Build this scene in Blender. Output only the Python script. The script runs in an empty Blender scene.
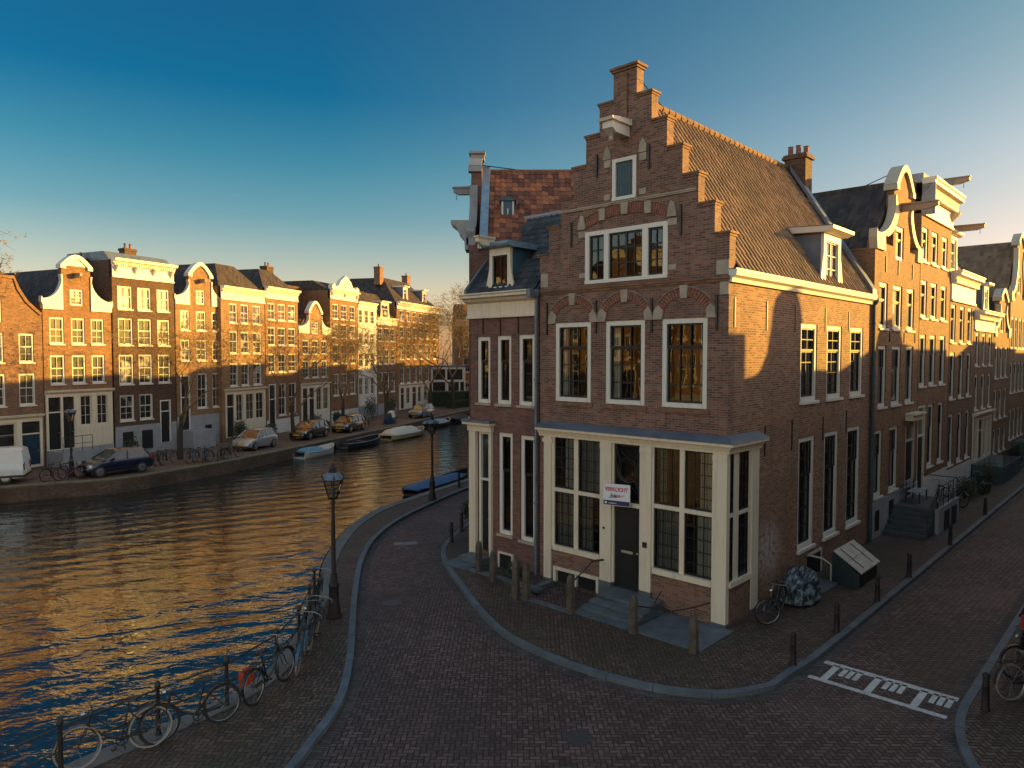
import bpy, math, random
from mathutils import Vector, Matrix
from mathutils.geometry import tessellate_polygon
R = math.radians
sc = bpy.context.scene
COL = sc.collection
random.seed(7)

# ------------------------------------------------------------------ materials
def new_mat(name):
    m = bpy.data.materials.new(name); m.use_nodes = True
    nt = m.node_tree; b = nt.nodes['Principled BSDF']
    return m, nt, b
def N(nt, t, **kw):
    n = nt.nodes.new(t)
    for k, v in kw.items():
        if k in n.inputs.keys(): n.inputs[k].default_value = v
        else: setattr(n, k, v)
    return n
def math_n(nt, op, a, b=None, c=None):
    n = nt.nodes.new('ShaderNodeMath'); n.operation = op
    for i, x in enumerate((a, b, c)):
        if x is None: continue
        if isinstance(x, (int, float)): n.inputs[i].default_value = x
        else: nt.links.new(x, n.inputs[i])
    return n.outputs[0]
def mixc(nt, f, a, b, mode='MIX'):
    n = nt.nodes.new('ShaderNodeMix'); n.data_type = 'RGBA'; n.blend_type = mode
    for i, x in ((0, f), (6, a), (7, b)):
        if isinstance(x, (int, float)): n.inputs[i].default_value = x
        elif isinstance(x, tuple): n.inputs[i].default_value = (*x, 1) if len(x) == 3 else x
        else: nt.links.new(x, n.inputs[i])
    return n.outputs[2]
def ramp(nt, fac, pts):
    n = nt.nodes.new('ShaderNodeValToRGB'); e = n.color_ramp.elements
    while len(e) < len(pts): e.new(.5)
    for i, (p, c) in enumerate(pts):
        e[i].position = p; e[i].color = (*c, 1) if isinstance(c, tuple) else (c, c, c, 1)
    nt.links.new(fac, n.inputs[0]); return n.outputs[0]
def noise(nt, vec, scale, detail=3, rough=.55):
    n = N(nt, 'ShaderNodeTexNoise', Scale=scale, Detail=detail, Roughness=rough)
    if vec is not None: nt.links.new(vec, n.inputs['Vector'])
    return n.outputs['Fac']
def bump(nt, b, h, strength=.5, dist=.01):
    n = N(nt, 'ShaderNodeBump', Strength=strength, Distance=dist)
    nt.links.new(h, n.inputs['Height']); nt.links.new(n.outputs[0], b.inputs['Normal'])
def objco(nt): return nt.nodes.new('ShaderNodeTexCoord').outputs['Object']
def rndoff(nt, vec):
    oi = nt.nodes.new('ShaderNodeObjectInfo')
    v = N(nt, 'ShaderNodeVectorMath', operation='SCALE'); v.inputs[0].default_value = (37, 19, 53)
    nt.links.new(oi.outputs['Random'], v.inputs['Scale'])
    a = N(nt, 'ShaderNodeVectorMath', operation='ADD'); nt.links.new(vec, a.inputs[0]); nt.links.new(v.outputs[0], a.inputs[1])
    return a.outputs[0]

def plain(name, col, rough=.6, metal=0., var=.12, vscale=4., bmp=0., spec=.5, coat=0.):
    m, nt, b = new_mat(name)
    co = rndoff(nt, objco(nt))
    f = noise(nt, co, vscale, 4)
    lo = tuple(c*(1-var) for c in col); hi = tuple(min(1, c*(1+var)) for c in col)
    c = ramp(nt, f, [(.3, lo), (.7, hi)])
    f2 = noise(nt, co, vscale*9, 2)
    c2 = mixc(nt, var*.6, c, ramp(nt, f2, [(.35, tuple(x*.6 for x in col)), (.65, hi)]))
    nt.links.new(c2, b.inputs['Base Color'])
    b.inputs['Roughness'].default_value = rough; b.inputs['Metallic'].default_value = metal
    b.inputs['Specular IOR Level'].default_value = spec; b.inputs['Coat Weight'].default_value = coat
    if bmp: bump(nt, b, noise(nt, co, vscale*6, 3), bmp, .01)
    return m

def paint(name, col, rough=.45, grime=.35):
    m, nt, b = new_mat(name); co = rndoff(nt, objco(nt))
    mp = N(nt, 'ShaderNodeMapping'); mp.inputs['Scale'].default_value = (9, 9, .7); nt.links.new(co, mp.inputs[0])
    st = noise(nt, mp.outputs[0], 1., 4, .6); f1 = noise(nt, co, 1.6, 5, .65); f2 = noise(nt, co, 22, 3, .6)
    k = math_n(nt, 'MULTIPLY', ramp(nt, st, [(.45, 0.), (.75, 1.)]), ramp(nt, f1, [(.35, .25), (.65, 1.)]))
    c = mixc(nt, math_n(nt, 'MULTIPLY', k, grime), col, tuple(x*.38 for x in col))
    c = mixc(nt, math_n(nt, 'MULTIPLY', ramp(nt, f2, [(.62, 0.), (.72, 1.)]), .25), c, tuple(x*.5 for x in col))
    c = mixc(nt, ramp(nt, f1, [(.3, .12), (.6, 0.)]), c, tuple(x*.7 for x in col))
    nt.links.new(c, b.inputs['Base Color']); b.inputs['Roughness'].default_value = rough
    bump(nt, b, math_n(nt, 'ADD', f2, st), .25, .006)
    return m
def brick_mat(name, c1, c2, mortar, stain=.5, bw=.21, rh=.062, mo=.010, rough=.85, wall=True, patch=None):
    m, nt, b = new_mat(name)
    co = objco(nt); s = nt.nodes.new('ShaderNodeSeparateXYZ'); nt.links.new(co, s.inputs[0])
    if wall:
        u = math_n(nt, 'ADD', s.outputs[0], s.outputs[1]); v = s.outputs[2]
    else:
        u, v = s.outputs[0], s.outputs[1]
    cb = nt.nodes.new('ShaderNodeCombineXYZ'); nt.links.new(u, cb.inputs[0]); nt.links.new(v, cb.inputs[1])
    t = N(nt, 'ShaderNodeTexBrick', Scale=1.0)
    t.inputs['Brick Width'].default_value = bw; t.inputs['Row Height'].default_value = rh
    t.inputs['Mortar Size'].default_value = mo; t.inputs['Mortar Smooth'].default_value = .3; t.inputs['Bias'].default_value = 0
    t.inputs['Color1'].default_value = (0, 0, 0, 1); t.inputs['Color2'].default_value = (1, 1, 1, 1); t.inputs['Mortar'].default_value = (.5, .5, .5, 1)
    nt.links.new(cb.outputs[0], t.inputs['Vector'])
    f1 = noise(nt, co, .9, 4, .6); f2 = noise(nt, co, 6., 4, .7)
    k = math_n(nt, 'ADD', math_n(nt, 'MULTIPLY', t.outputs['Color'], .55), math_n(nt, 'MULTIPLY', f2, .6))
    br = ramp(nt, k, [(.1, tuple(x*.55 for x in c1)), (.4, c1), (.65, c2), (.95, tuple(min(1, x*1.35) for x in c2))])
    br = mixc(nt, math_n(nt, 'MULTIPLY', ramp(nt, f1, [(.42, 0.), (.68, 1.)]), stain), br, tuple(x*.45 for x in c1))
    c = mixc(nt, math_n(nt, 'MULTIPLY', t.outputs['Fac'], .95), br, mortar)
    f3 = noise(nt, co, .35, 3, .6)
    c = mixc(nt, ramp(nt, f3, [(.35, .22), (.6, 0.)]), c, tuple(x*.62 for x in c1))
    mp2 = N(nt, 'ShaderNodeMapping'); mp2.inputs['Scale'].default_value = (3.2, 3.2, .35); nt.links.new(co, mp2.inputs[0])
    sk = noise(nt, mp2.outputs[0], 1., 4, .65)
    c = mixc(nt, ramp(nt, sk, [(.56, 0.), (.74, .42)]), c, tuple(x*.35 for x in c1))
    if patch:
        ds = N(nt, 'ShaderNodeVectorMath', operation='DISTANCE'); ds.inputs[1].default_value = patch; nt.links.new(co, ds.inputs[0])
        pk = math_n(nt, 'MULTIPLY', ramp(nt, ds.outputs['Value'], [(.35, 1.), (1.05, 0.)]), ramp(nt, f2, [(.40, 0.), (.52, 1.)]))
        c = mixc(nt, pk, c, (.44, .35, .33))
    nt.links.new(c, b.inputs['Base Color']); b.inputs['Roughness'].default_value = rough
    h = math_n(nt, 'ADD', math_n(nt, 'MULTIPLY', t.outputs['Fac'], -1.), math_n(nt, 'MULTIPLY', f2, .7))
    bump(nt, b, h, .7, .008)
    return m

def herring(name, c1, c2, mortar, L=.1, moss=0., moss_col=(.045, .055, .02), ang=0.):
    """herringbone clinker paving, unit cell = L (brick 2L x L)"""
    m, nt, b = new_mat(name); co = objco(nt)
    mp = N(nt, 'ShaderNodeMapping'); mp.inputs['Rotation'].default_value = (0, 0, ang); mp.inputs['Scale'].default_value = (1/L, 1/L, 1)
    nt.links.new(co, mp.inputs[0])
    s = nt.nodes.new('ShaderNodeSeparateXYZ'); nt.links.new(mp.outputs[0], s.inputs[0])
    x, y = s.outputs[0], s.outputs[1]
    i = math_n(nt, 'FLOOR', x); j = math_n(nt, 'FLOOR', y)
    fx = math_n(nt, 'SUBTRACT', x, i); fy = math_n(nt, 'SUBTRACT', y, j)
    d = math_n(nt, 'SUBTRACT', i, j)
    mm = math_n(nt, 'FLOORED_MODULO', d, 4.)
    hor = math_n(nt, 'LESS_THAN', mm, 1.5)
    is1 = math_n(nt, 'COMPARE', mm, 1., .1); is2 = math_n(nt, 'COMPARE', mm, 2., .1)
    lh = math_n(nt, 'ADD', fx, is1); lv = math_n(nt, 'ADD', fy, is2)
    def sel(a, c_):
        n = nt.nodes.new('ShaderNodeMix'); n.data_type = 'FLOAT'
        nt.links.new(hor, n.inputs[0]); nt.links.new(c_, n.inputs[2]); nt.links.new(a, n.inputs[3]); return n.outputs[0]
    ln = sel(lh, lv); cr = sel(fy, fx)
    e1 = math_n(nt, 'MINIMUM', cr, math_n(nt, 'SUBTRACT', 1., cr))
    e2 = math_n(nt, 'MINIMUM', ln, math_n(nt, 'SUBTRACT', 2., ln))
    e = math_n(nt, 'MINIMUM', e1, e2)
    idx = sel(math_n(nt, 'SUBTRACT', i, is1), i)
    idy = sel(j, math_n(nt, 'SUBTRACT', j, math_n(nt, 'SUBTRACT', 1., is2)))
    cb = nt.nodes.new('ShaderNodeCombineXYZ'); nt.links.new(idx, cb.inputs[0]); nt.links.new(idy, cb.inputs[1]); nt.links.new(hor, cb.inputs[2])
    wn = nt.nodes.new('ShaderNodeTexWhiteNoise'); nt.links.new(cb.outputs[0], wn.inputs[0])
    f1 = noise(nt, co, .8, 5, .6); f2 = noise(nt, co, 9., 4, .7)
    k = math_n(nt, 'ADD', math_n(nt, 'MULTIPLY', wn.outputs[0], .6), math_n(nt, 'MULTIPLY', f1, .5))
    c = ramp(nt, k, [(.15, tuple(q*.6 for q in c1)), (.45, c1), (.7, c2), (.95, tuple(q*1.5 for q in c2))])
    mo = ramp(nt, e, [(.035, 1.), (.13, 0.)])
    c = mixc(nt, mo, c, mortar)
    if moss:
        f3 = noise(nt, co, .55, 5, .65)
        mk = math_n(nt, 'MULTIPLY', ramp(nt, f3, [(.45, 0.), (.62, 1.)]), moss)
        c = mixc(nt, mk, c, moss_col)
    c = mixc(nt, math_n(nt, 'MULTIPLY', ramp(nt, f2, [(.3, .5), (.6, 0.)]), .5), c, tuple(q*.4 for q in c1))
    f4 = noise(nt, co, .23, 3, .5)
    c = mixc(nt, ramp(nt, f4, [(.40, .45), (.5, 0.), (.58, 0.), (.66, .35)]), c, mixc(nt, ramp(nt, f4, [(.5, 0.), (.51, 1.)]), tuple(q*.62 for q in c1), tuple(q*1.25 for q in c2)), 'MIX')
    nt.links.new(c, b.inputs['Base Color'])
    b.inputs['Roughness'].default_value = .62; b.inputs['Specular IOR Level'].default_value = .4
    h = math_n(nt, 'ADD', ramp(nt, e, [(.0, 0.), (.14, 1.)]), math_n(nt, 'MULTIPLY', math_n(nt, 'ADD', wn.outputs[0], f2), .5))
    bump(nt, b, h, 1., .02)
    return m

def tile_mat(name, c1, c2, moss=.0, wood=False, cw=.25, rh=.3, vary=.65):
    """clay tile colours; one tone per tile"""
    m, nt, b = new_mat(name); co = objco(nt)
    uv = nt.nodes.new('ShaderNodeUVMap').outputs[0]
    mp = N(nt, 'ShaderNodeMapping'); mp.inputs['Scale'].default_value = (1/cw, 1/rh, 1); nt.links.new(uv, mp.inputs[0])
    fl = N(nt, 'ShaderNodeVectorMath', operation='FLOOR'); nt.links.new(mp.outputs[0], fl.inputs[0])
    wn = nt.nodes.new('ShaderNodeTexWhiteNoise'); nt.links.new(fl.outputs[0], wn.inputs[0])
    f1 = noise(nt, co, .7, 5, .65); f2 = noise(nt, co, 14, 3, .7)
    k = math_n(nt, 'ADD', math_n(nt, 'MULTIPLY_ADD', wn.outputs[0], vary, (.65-vary)/2), math_n(nt, 'MULTIPLY', f2, .35))
    c = ramp(nt, k, [(.15, tuple(q*.6 for q in c1)), (.4, c1), (.7, c2), (.95, tuple(q*1.6 for q in c2))])
    c = mixc(nt, math_n(nt, 'MULTIPLY', ramp(nt, f1, [(.5, 0.), (.66, 1.)]), moss), c, (.05, .05, .025))
    nt.links.new(c, b.inputs['Base Color']); b.inputs['Roughness'].default_value = .7
    s = nt.nodes.new('ShaderNodeSeparateXYZ'); nt.links.new(mp.outputs[0], s.inputs[0])
    fx = math_n(nt, 'FRACT', s.outputs[0]); fy = math_n(nt, 'FRACT', s.outputs[1])
    h = math_n(nt, 'ADD', math_n(nt, 'ABSOLUTE', math_n(nt, 'SINE', math_n(nt, 'MULTIPLY', fx, math.pi))), math_n(nt, 'MULTIPLY', fy, -.8))
    bump(nt, b, h, .8 if wood else .15, .04)
    return m

def glass_near(name):
    m, nt, b = new_mat(name)
    nt.nodes.remove(b)
    out = nt.nodes['Material Output']
    tr = N(nt, 'ShaderNodeBsdfTransparent', Color=(.72, .76, .74, 1)); gl = N(nt, 'ShaderNodeBsdfGlossy', Roughness=.015, Color=(1, 1, 1, 1))
    fr = N(nt, 'ShaderNodeFresnel', IOR=1.62)
    nz = noise(nt, rndoff(nt, objco(nt)), 2.2, 1)
    bp = N(nt, 'ShaderNodeBump', Strength=.12, Distance=.012); nt.links.new(nz, bp.inputs['Height'])
    nt.links.new(bp.outputs[0], gl.inputs['Normal']); nt.links.new(bp.outputs[0], fr.inputs['Normal'])
    mx = nt.nodes.new('ShaderNodeMixShader'); nt.links.new(fr.outputs[0], mx.inputs[0]); nt.links.new(tr.outputs[0], mx.inputs[1]); nt.links.new(gl.outputs[0], mx.inputs[2])
    nt.links.new(mx.outputs[0], out.inputs['Surface'])
    return m
def glass_far(name, col, pleat=False):
    m, nt, b = new_mat(name); co = rndoff(nt, objco(nt))
    if pleat:
        w = N(nt, 'ShaderNodeTexWave', Scale=5., Distortion=2.); w.bands_direction = 'X'; nt.links.new(co, w.inputs['Vector'])
        c = ramp(nt, w.outputs['Fac'], [(0, tuple(x*.55 for x in col)), (1, col)])
        f = ramp(nt, noise(nt, co, 1.2, 1), [(.42, 0.), (.5, 1.)])
        c = mixc(nt, f, c, (.02, .02, .02))
    else:
        c = ramp(nt, noise(nt, co, 1.5, 2), [(.35, tuple(x*.5 for x in col)), (.7, tuple(x*1.6 for x in col))])
    nt.links.new(c, b.inputs['Base Color'])
    b.inputs['Roughness'].default_value = .35; b.inputs['Coat Weight'].default_value = 1; b.inputs['Coat Roughness'].default_value = .02; b.inputs['Coat IOR'].default_value = 1.7
    b.inputs['Specular IOR Level'].default_value = .2
    bp = N(nt, 'ShaderNodeBump', Strength=.3, Distance=.012); nt.links.new(noise(nt, co, 2., 1), bp.inputs['Height'])
    nt.links.new(bp.outputs[0], b.inputs['Coat Normal'])
    return m
def curtain_mat(name, col):
    m, nt, b = new_mat(name); co = rndoff(nt, objco(nt))
    w = N(nt, 'ShaderNodeTexWave', Scale=4.5, Distortion=1.5); w.bands_direction = 'X'; nt.links.new(co, w.inputs['Vector'])
    c = ramp(nt, w.outputs['Fac'], [(0, tuple(x*.5 for x in col)), (1, col)])
    nt.links.new(c, b.inputs['Base Color']); b.inputs['Roughness'].default_value = .9
    return m

M = {}
M['brick_main'] = brick_mat('main_brick', (.15, .064, .044), (.262, .122, .080), (.25, .20, .155), .5)
M['brick_side'] = brick_mat('side_brick', (.19, .075, .042), (.32, .145, .075), (.34, .27, .19), .5, patch=(2.5, 0, 1.45))
M['brick_left'] = brick_mat('purple_brick', (.155, .062, .046), (.22, .092, .066), (.17, .13, .11), .4)
M['brick_orange'] = brick_mat('orange_brick', (.205, .092, .038), (.295, .138, .056), (.26, .18, .11), .4)
M['brick_tan'] = brick_mat('tan_brick', (.235, .115, .048), (.32, .17, .075), (.27, .20, .13), .4)
M['brick_dark'] = brick_mat('dark_brick', (.085, .042, .025), (.14, .07, .04), (.10, .07, .05), .4)
M['brick_brown'] = brick_mat('brown_brick', (.20, .095, .05), (.28, .14, .075), (.18, .13, .09), .4)
M['brick_red'] = brick_mat('red_brick', (.25, .075, .05), (.31, .11, .07), (.2, .14, .1), .3)
M['brick_quay'] = brick_mat('quay_brick', (.13, .070, .045), (.19, .11, .07), (.06, .055, .04), .9)
M['voussoir'] = plain('arch_brick', (.23, .095, .062), .85, var=.45, vscale=9)
M['trim_cream'] = paint('weathered_trim', (.52, .44, .32), .6, .5)
M['beam_wood'] = paint('painted_beam', (.34, .26, .18), .6, .5)
M['bluestone_dark'] = plain('dark_bluestone', (.05, .06, .065), .6, var=.4, vscale=2.2, bmp=.3)
M['arch_edge'] = plain('arch_edge', (.30, .21, .155), .8, var=.3)
M['stone'] = plain('sandstone', (.37, .31, .23), .8, var=.22, vscale=3, bmp=.3)
M['bluestone'] = plain('bluestone', (.095, .115, .125), .6, var=.4, vscale=2.2, bmp=.3)
M['kerbstone'] = plain('kerb_granite', (.10, .12, .135), .65, var=.3, vscale=2.5, bmp=.3)
M['coping'] = plain('coping_stone', (.13, .13, .115), .7, var=.4, vscale=1.2, bmp=.3)
M['white'] = paint('white_paint', (.74, .69, .60), .45, .3)
M['cream'] = paint('cream_paint', (.74, .64, .48), .45, .5)
M['plaster'] = plain('grey_plaster', (.30, .30, .31), .8, var=.15, vscale=1.5, bmp=.2)
M['plaster_white'] = plain('white_plaster', (.66, .63, .57), .7, var=.08, vscale=1.5)
M['lead'] = plain('lead', (.14, .17, .21), .45, var=.3, vscale=2, metal=.3)
M['black_metal'] = plain('black_iron', (.018, .018, .018), .45, var=.3, vscale=8)
M['rust_metal'] = plain('rusty_brown_iron', (.018, .011, .010), .7, var=.4, vscale=6)
M['dark_paint'] = plain('dark_green_paint', (.005, .007, .009), .5, var=.2, vscale=4)
M['blue_paint'] = plain('dark_blue_paint', (.02, .045, .075), .3, var=.2, vscale=4)
M['hatch_paint'] = plain('dark_hatch_paint', (.015, .028, .034), .5, var=.3, vscale=4)
M['roof_blue'] = plain('blue_grey_sheet', (.20, .30, .38), .5, var=.2)
M['teal_paint'] = plain('teal_paint', (.03, .07, .085), .45, var=.2, vscale=4)
M['slate'] = tile_mat('slate_roof', (.045, .043, .045), (.075, .07, .068), .3, True, .3, .22)
M['tile_brown'] = tile_mat('brown_pantiles', (.15, .09, .048), (.255, .155, .082), .35, vary=.35)
M['tile_red'] = tile_mat('red_pantiles', (.19, .06, .03), (.36, .12, .045), .3, cw=.22, rh=.28)
M['tile_far'] = tile_mat('weathered_tiles', (.034, .023, .018), (.062, .038, .027), .4, True)
M['tile_black'] = tile_mat('black_glazed_tiles', (.03, .032, .036), (.055, .058, .065), .2)
M['glass'] = glass_near('window_glass')
M['pane_dark'] = glass_far('dark_pane', (.02, .022, .022))
M['pane_mid'] = glass_far('pane_with_dim_room', (.07, .055, .035))
M['pane_curtain'] = glass_far('pane_with_curtain', (.5, .45, .36), True)
M['curtain'] = curtain_mat('curtain_cloth', (.55, .52, .45))
M['curtain_dim'] = curtain_mat('net_curtain', (.30, .29, .26))
M['dark_room'] = plain('dark_interior', (.03, .026, .022), .9)
M['wood'] = plain('weathered_wood', (.12, .085, .055), .75, var=.35, vscale=3)
M['bark'] = plain('bark', (.05, .037, .026), .9, var=.35, vscale=3, bmp=.5)
M['twig'] = plain('twigs', (.17, .11, .05), .85, var=.3, vscale=1)
M['leaf'] = plain('leaves', (.035, .05, .018), .6, var=.5, vscale=3)
M['leaf_gold'] = plain('dry_leaves', (.30, .19, .05), .7, var=.4, vscale=3)
M['hedge'] = plain('hedge_leaves', (.03, .045, .02), .7, var=.5, vscale=4)
M['rubber'] = plain('rubber', (.02, .02, .02), .6)
M['chrome'] = plain('dull_steel', (.45, .45, .45), .3, metal=.9)
M['pale_tyre'] = plain('pale_tyre', (.34, .31, .27), .6)
M['seat'] = plain('saddle_leather', (.02, .018, .016), .5)
M['clear'] = None
M['sign_white'] = plain('sign_board', (.75, .74, .76), .4, var=.03)
M['sign_red'] = plain('sign_red', (.55, .03, .07), .4, var=.03)
M['sign_navy'] = plain('sign_navy', (.02, .02, .09), .4, var=.03)
M['road'] = herring('road_clinkers', (.092, .055, .048), (.142, .087, .074), (.010, .007, .007), .1, .10, ang=0.)
M['pave'] = herring('pavement_clinkers', (.085, .054, .041), (.125, .078, .058), (.014, .012, .010), .10, .55, (.05, .055, .024), ang=R(1.8))
M['pave_far'] = plain('far_quay_paving', (.13, .085, .06), .8, var=.3, vscale=1.2)
M['marking'] = plain('white_road_stone', (.55, .54, .50), .7, var=.25, vscale=5)

# ------------------------------------------------------------------ mesh builder
class MB:
    def __init__(s): s.v = []; s.f = []; s.uv = None; s.sm = []; s.cut = []
    def add(s, vs, fs, smooth=False):
        k = len(s.v); s.cut.append((k, len(s.f))); s.v += [tuple(v) for v in vs]
        for f in fs: s.f.append(tuple(k+i for i in f)); s.sm.append(smooth)
        return s
    def quad(s, *p): return s.add(p, [tuple(range(len(p)))])
    def box(s, x0, x1, y0, y1, z0, z1):
        v = [(x, y, z) for z in (z0, z1) for y in (y0, y1) for x in (x0, x1)]
        return s.add(v, [(0, 2, 3, 1), (4, 5, 7, 6), (0, 1, 5, 4), (2, 6, 7, 3), (0, 4, 6, 2), (1, 3, 7, 5)])
    def hexa(s, b, t):  # 4 bottom, 4 top pts
        return s.add(list(b)+list(t), [(3, 2, 1, 0), (4, 5, 6, 7), (0, 1, 5, 4), (1, 2, 6, 5), (2, 3, 7, 6), (3, 0, 4, 7)])
    def prism(s, pts, a, b, axis='y'):
        """outline pts (p,q) extruded along axis between a and b. y: (x,z); x: (y,z); z: (x,y)"""
        mk = {'y': lambda p, t: (p[0], t, p[1]), 'x': lambda p, t: (t, p[0], p[1]), 'z': lambda p, t: (p[0], p[1], t)}[axis]
        n = len(pts)
        vs = [mk(p, a) for p in pts]+[mk(p, b) for p in pts]
        tri = tessellate_polygon([[Vector((p[0], p[1], 0)) for p in pts]])
        fs = [tuple(t) for t in tri]+[tuple(n+i for i in reversed(t)) for t in tri]
        fs += [(i, (i+1) % n, n+(i+1) % n, n+i) for i in range(n)]
        return s.add(vs, fs)
    def wall(s, outline, holes, y0, y1):
        """outline in (x,z) with rectangular holes, extruded y0..y1"""
        loops = [[(p[0], p[1]) for p in outline]]
        for h in holes:
            if len(h) == 4 and not isinstance(h[0], tuple):
                x0, x1, z0, z1 = h; loops.append([(x0, z0), (x0, z1), (x1, z1), (x1, z0)])
            else: loops.append(list(h))
        tri = tessellate_polygon([[Vector((p[0], p[1], 0)) for p in l] for l in loops])
        flat = [p for l in loops for p in l]; n = len(flat)
        vs = [(p[0], y0, p[1]) for p in flat]+[(p[0], y1, p[1]) for p in flat]
        fs = [tuple(t) for t in tri]+[tuple(n+i for i in reversed(t)) for t in tri]
        k = 0
        for l in loops:
            m = len(l)
            fs += [(k+i, k+(i+1) % m, n+k+(i+1) % m, n+k+i) for i in range(m)]; k += m
        return s.add(vs, fs)
    def sheet(s, outline, holes, z):
        loops = [outline]+list(holes)
        tri = tessellate_polygon([[Vector((p[0], p[1], 0)) for p in l] for l in loops])
        return s.add([(p[0], p[1], z) for l in loops for p in l], [tuple(t) for t in tri])
    def slab(s, outline, holes, z0, z1):
        loops = [outline]+list(holes)
        tri = tessellate_polygon([[Vector((p[0], p[1], 0)) for p in l] for l in loops])
        flat = [p for l in loops for p in l]; n = len(flat)
        vs = [(p[0], p[1], z1) for p in flat]+[(p[0], p[1], z0) for p in flat]
        fs = [tuple(t) for t in tri]
        k = 0
        for l in loops:
            m = len(l); fs += [(k+i, k+(i+1) % m, n+k+(i+1) % m, n+k+i) for i in range(m)]; k += m
        return s.add(vs, fs)
    def tube(s, pts, r, n=6, cap=True, smooth=True):
        pts = [Vector(p) for p in pts]; m = len(pts)
        rs = r if isinstance(r, (list, tuple)) else [r]*m
        vs = []; up = None
        for i, p in enumerate(pts):
            d = (pts[min(i+1, m-1)]-pts[max(i-1, 0)])
            if d.length < 1e-9: d = Vector((0, 0, 1))
            d.normalize()
            if up is None: up = Vector((0, 0, 1)) if abs(d.z) < .9 else Vector((1, 0, 0))
            a = d.cross(up)
            if a.length < 1e-6: a = d.orthogonal()
            a.normalize(); b = d.cross(a).normalized(); up = a.cross(d)*1.0 if True else up
            up = -b if False else up
            for k in range(n):
                t = 2*math.pi*k/n; vs.append(p+(a*math.cos(t)+b*math.sin(t))*rs[i])
        fs = [(i*n+k, i*n+(k+1) % n, (i+1)*n+(k+1) % n, (i+1)*n+k) for i in range(m-1) for k in range(n)]
        if cap: fs += [tuple(range(n-1, -1, -1)), tuple((m-1)*n+k for k in range(n))]
        return s.add(vs, fs, smooth)
    def lathe(s, prof, n=16, c=(0, 0, 0), smooth=True):
        vs = [(c[0]+r*math.cos(2*math.pi*k/n), c[1]+r*math.sin(2*math.pi*k/n), c[2]+z) for r, z in prof for k in range(n)]
        m = len(prof)
        fs = [(i*n+k, i*n+(k+1) % n, (i+1)*n+(k+1) % n, (i+1)*n+k) for i in range(m-1) for k in range(n)]
        fs += [tuple(range(n-1, -1, -1)), tuple((m-1)*n+k for k in range(n))]
        return s.add(vs, fs, smooth)
    def loft(s, secs, closed=True, cap=True, smooth=True):
        n = len(secs[0]); vs = [p for q in secs for p in q]; m = len(secs)
        rng = n if closed else n-1
        fs = [(i*n+k, i*n+(k+1) % n, (i+1)*n+(k+1) % n, (i+1)*n+k) for i in range(m-1) for k in range(rng)]
        if cap: fs += [tuple(range(n-1, -1, -1)), tuple((m-1)*n+k for k in range(n))]
        return s.add(vs, fs, smooth)
    def ring(s, c, R_, r, axis='y', n=28, k=6):
        vs = []
        for i in range(n):
            t = 2*math.pi*i/n
            for j in range(k):
                q = 2*math.pi*j/k; rr = R_+r*math.cos(q); o = r*math.sin(q)
                if axis == 'y': vs.append((c[0]+rr*math.cos(t), c[1]+o, c[2]+rr*math.sin(t)))
                elif axis == 'z': vs.append((c[0]+rr*math.cos(t), c[1]+rr*math.sin(t), c[2]+o))
                else: vs.append((c[0]+o, c[1]+rr*math.cos(t), c[2]+rr*math.sin(t)))
        fs = [(i*k+j, ((i+1) % n)*k+j, ((i+1) % n)*k+(j+1) % k, i*k+(j+1) % k) for i in range(n) for j in range(k)]
        return s.add(vs, fs, True)
    def xf(s, mat, start=0):
        for i in range(start, len(s.v)): s.v[i] = tuple(mat @ Vector(s.v[i]))
        return s
    def mesh(s, name, mat, recalc=True):
        me = bpy.data.meshes.new(name); me.from_pydata(s.v, [], s.f)
        if recalc:
            import bmesh
            bm = bmesh.new(); bm.from_mesh(me); bmesh.ops.recalc_face_normals(bm, faces=bm.faces)
            for f, q in zip(bm.faces, s.sm): f.smooth = q
            bm.to_mesh(me); bm.free()
        else: me.polygons.foreach_set('use_smooth', s.sm)
        if s.uv:
            ul = me.uv_layers.new(name='UVMap')
            for lp in me.loops: ul.data[lp.index].uv = s.uv[lp.vertex_index]
        for m_ in (mat if isinstance(mat, (list, tuple)) else [mat]): me.materials.append(M[m_] if isinstance(m_, str) else m_)
        me.update()
        if any(s.sm): me.set_sharp_from_angle(angle=R(38))
        return me
    def build(s, name, mat, parent=None, loc=(0, 0, 0), rz=0., recalc=True):
        return place(name, s.mesh(name, mat, recalc), parent, loc, rz)

def build_each(s, name, mat, parent=None, loc=(0, 0, 0), rz=0., step=1):
    """every added shape (or every `step` of them) becomes an object of its own"""
    cuts = s.cut[::step]+[(len(s.v), len(s.f))]; out = []
    for (v0, f0), (v1, f1) in zip(cuts, cuts[1:]):
        m = MB(); m.v = s.v[v0:v1]; m.f = [tuple(i-v0 for i in f) for f in s.f[f0:f1]]; m.sm = s.sm[f0:f1]
        out.append(m.build(name, mat, parent, loc, rz))
    return out
def place(name, me, parent=None, loc=(0, 0, 0), rz=0., rot=None):
    o = bpy.data.objects.new(name, me); COL.objects.link(o)
    o.location = loc; o.rotation_euler = rot if rot else (0, 0, rz)
    if parent: o.parent = parent
    return o
def tag(o, label=None, cat=None, group=None, kind=None):
    if label: o['label'] = label
    if cat: o['category'] = cat
    if group: o['group'] = group
    if kind: o['kind'] = kind
    return o
def thing(name, label, cat, loc=(0, 0, 0), rz=0., group=None):
    o = place(name, None, None, loc, rz); o.empty_display_size = .3
    return tag(o, label, cat, group)
def copy_tree(o, parent=None):
    c = o.copy(); COL.objects.link(c)
    if parent: c.parent = parent
    for ch in list(o.children): copy_tree(ch, c)
    return c
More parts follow.
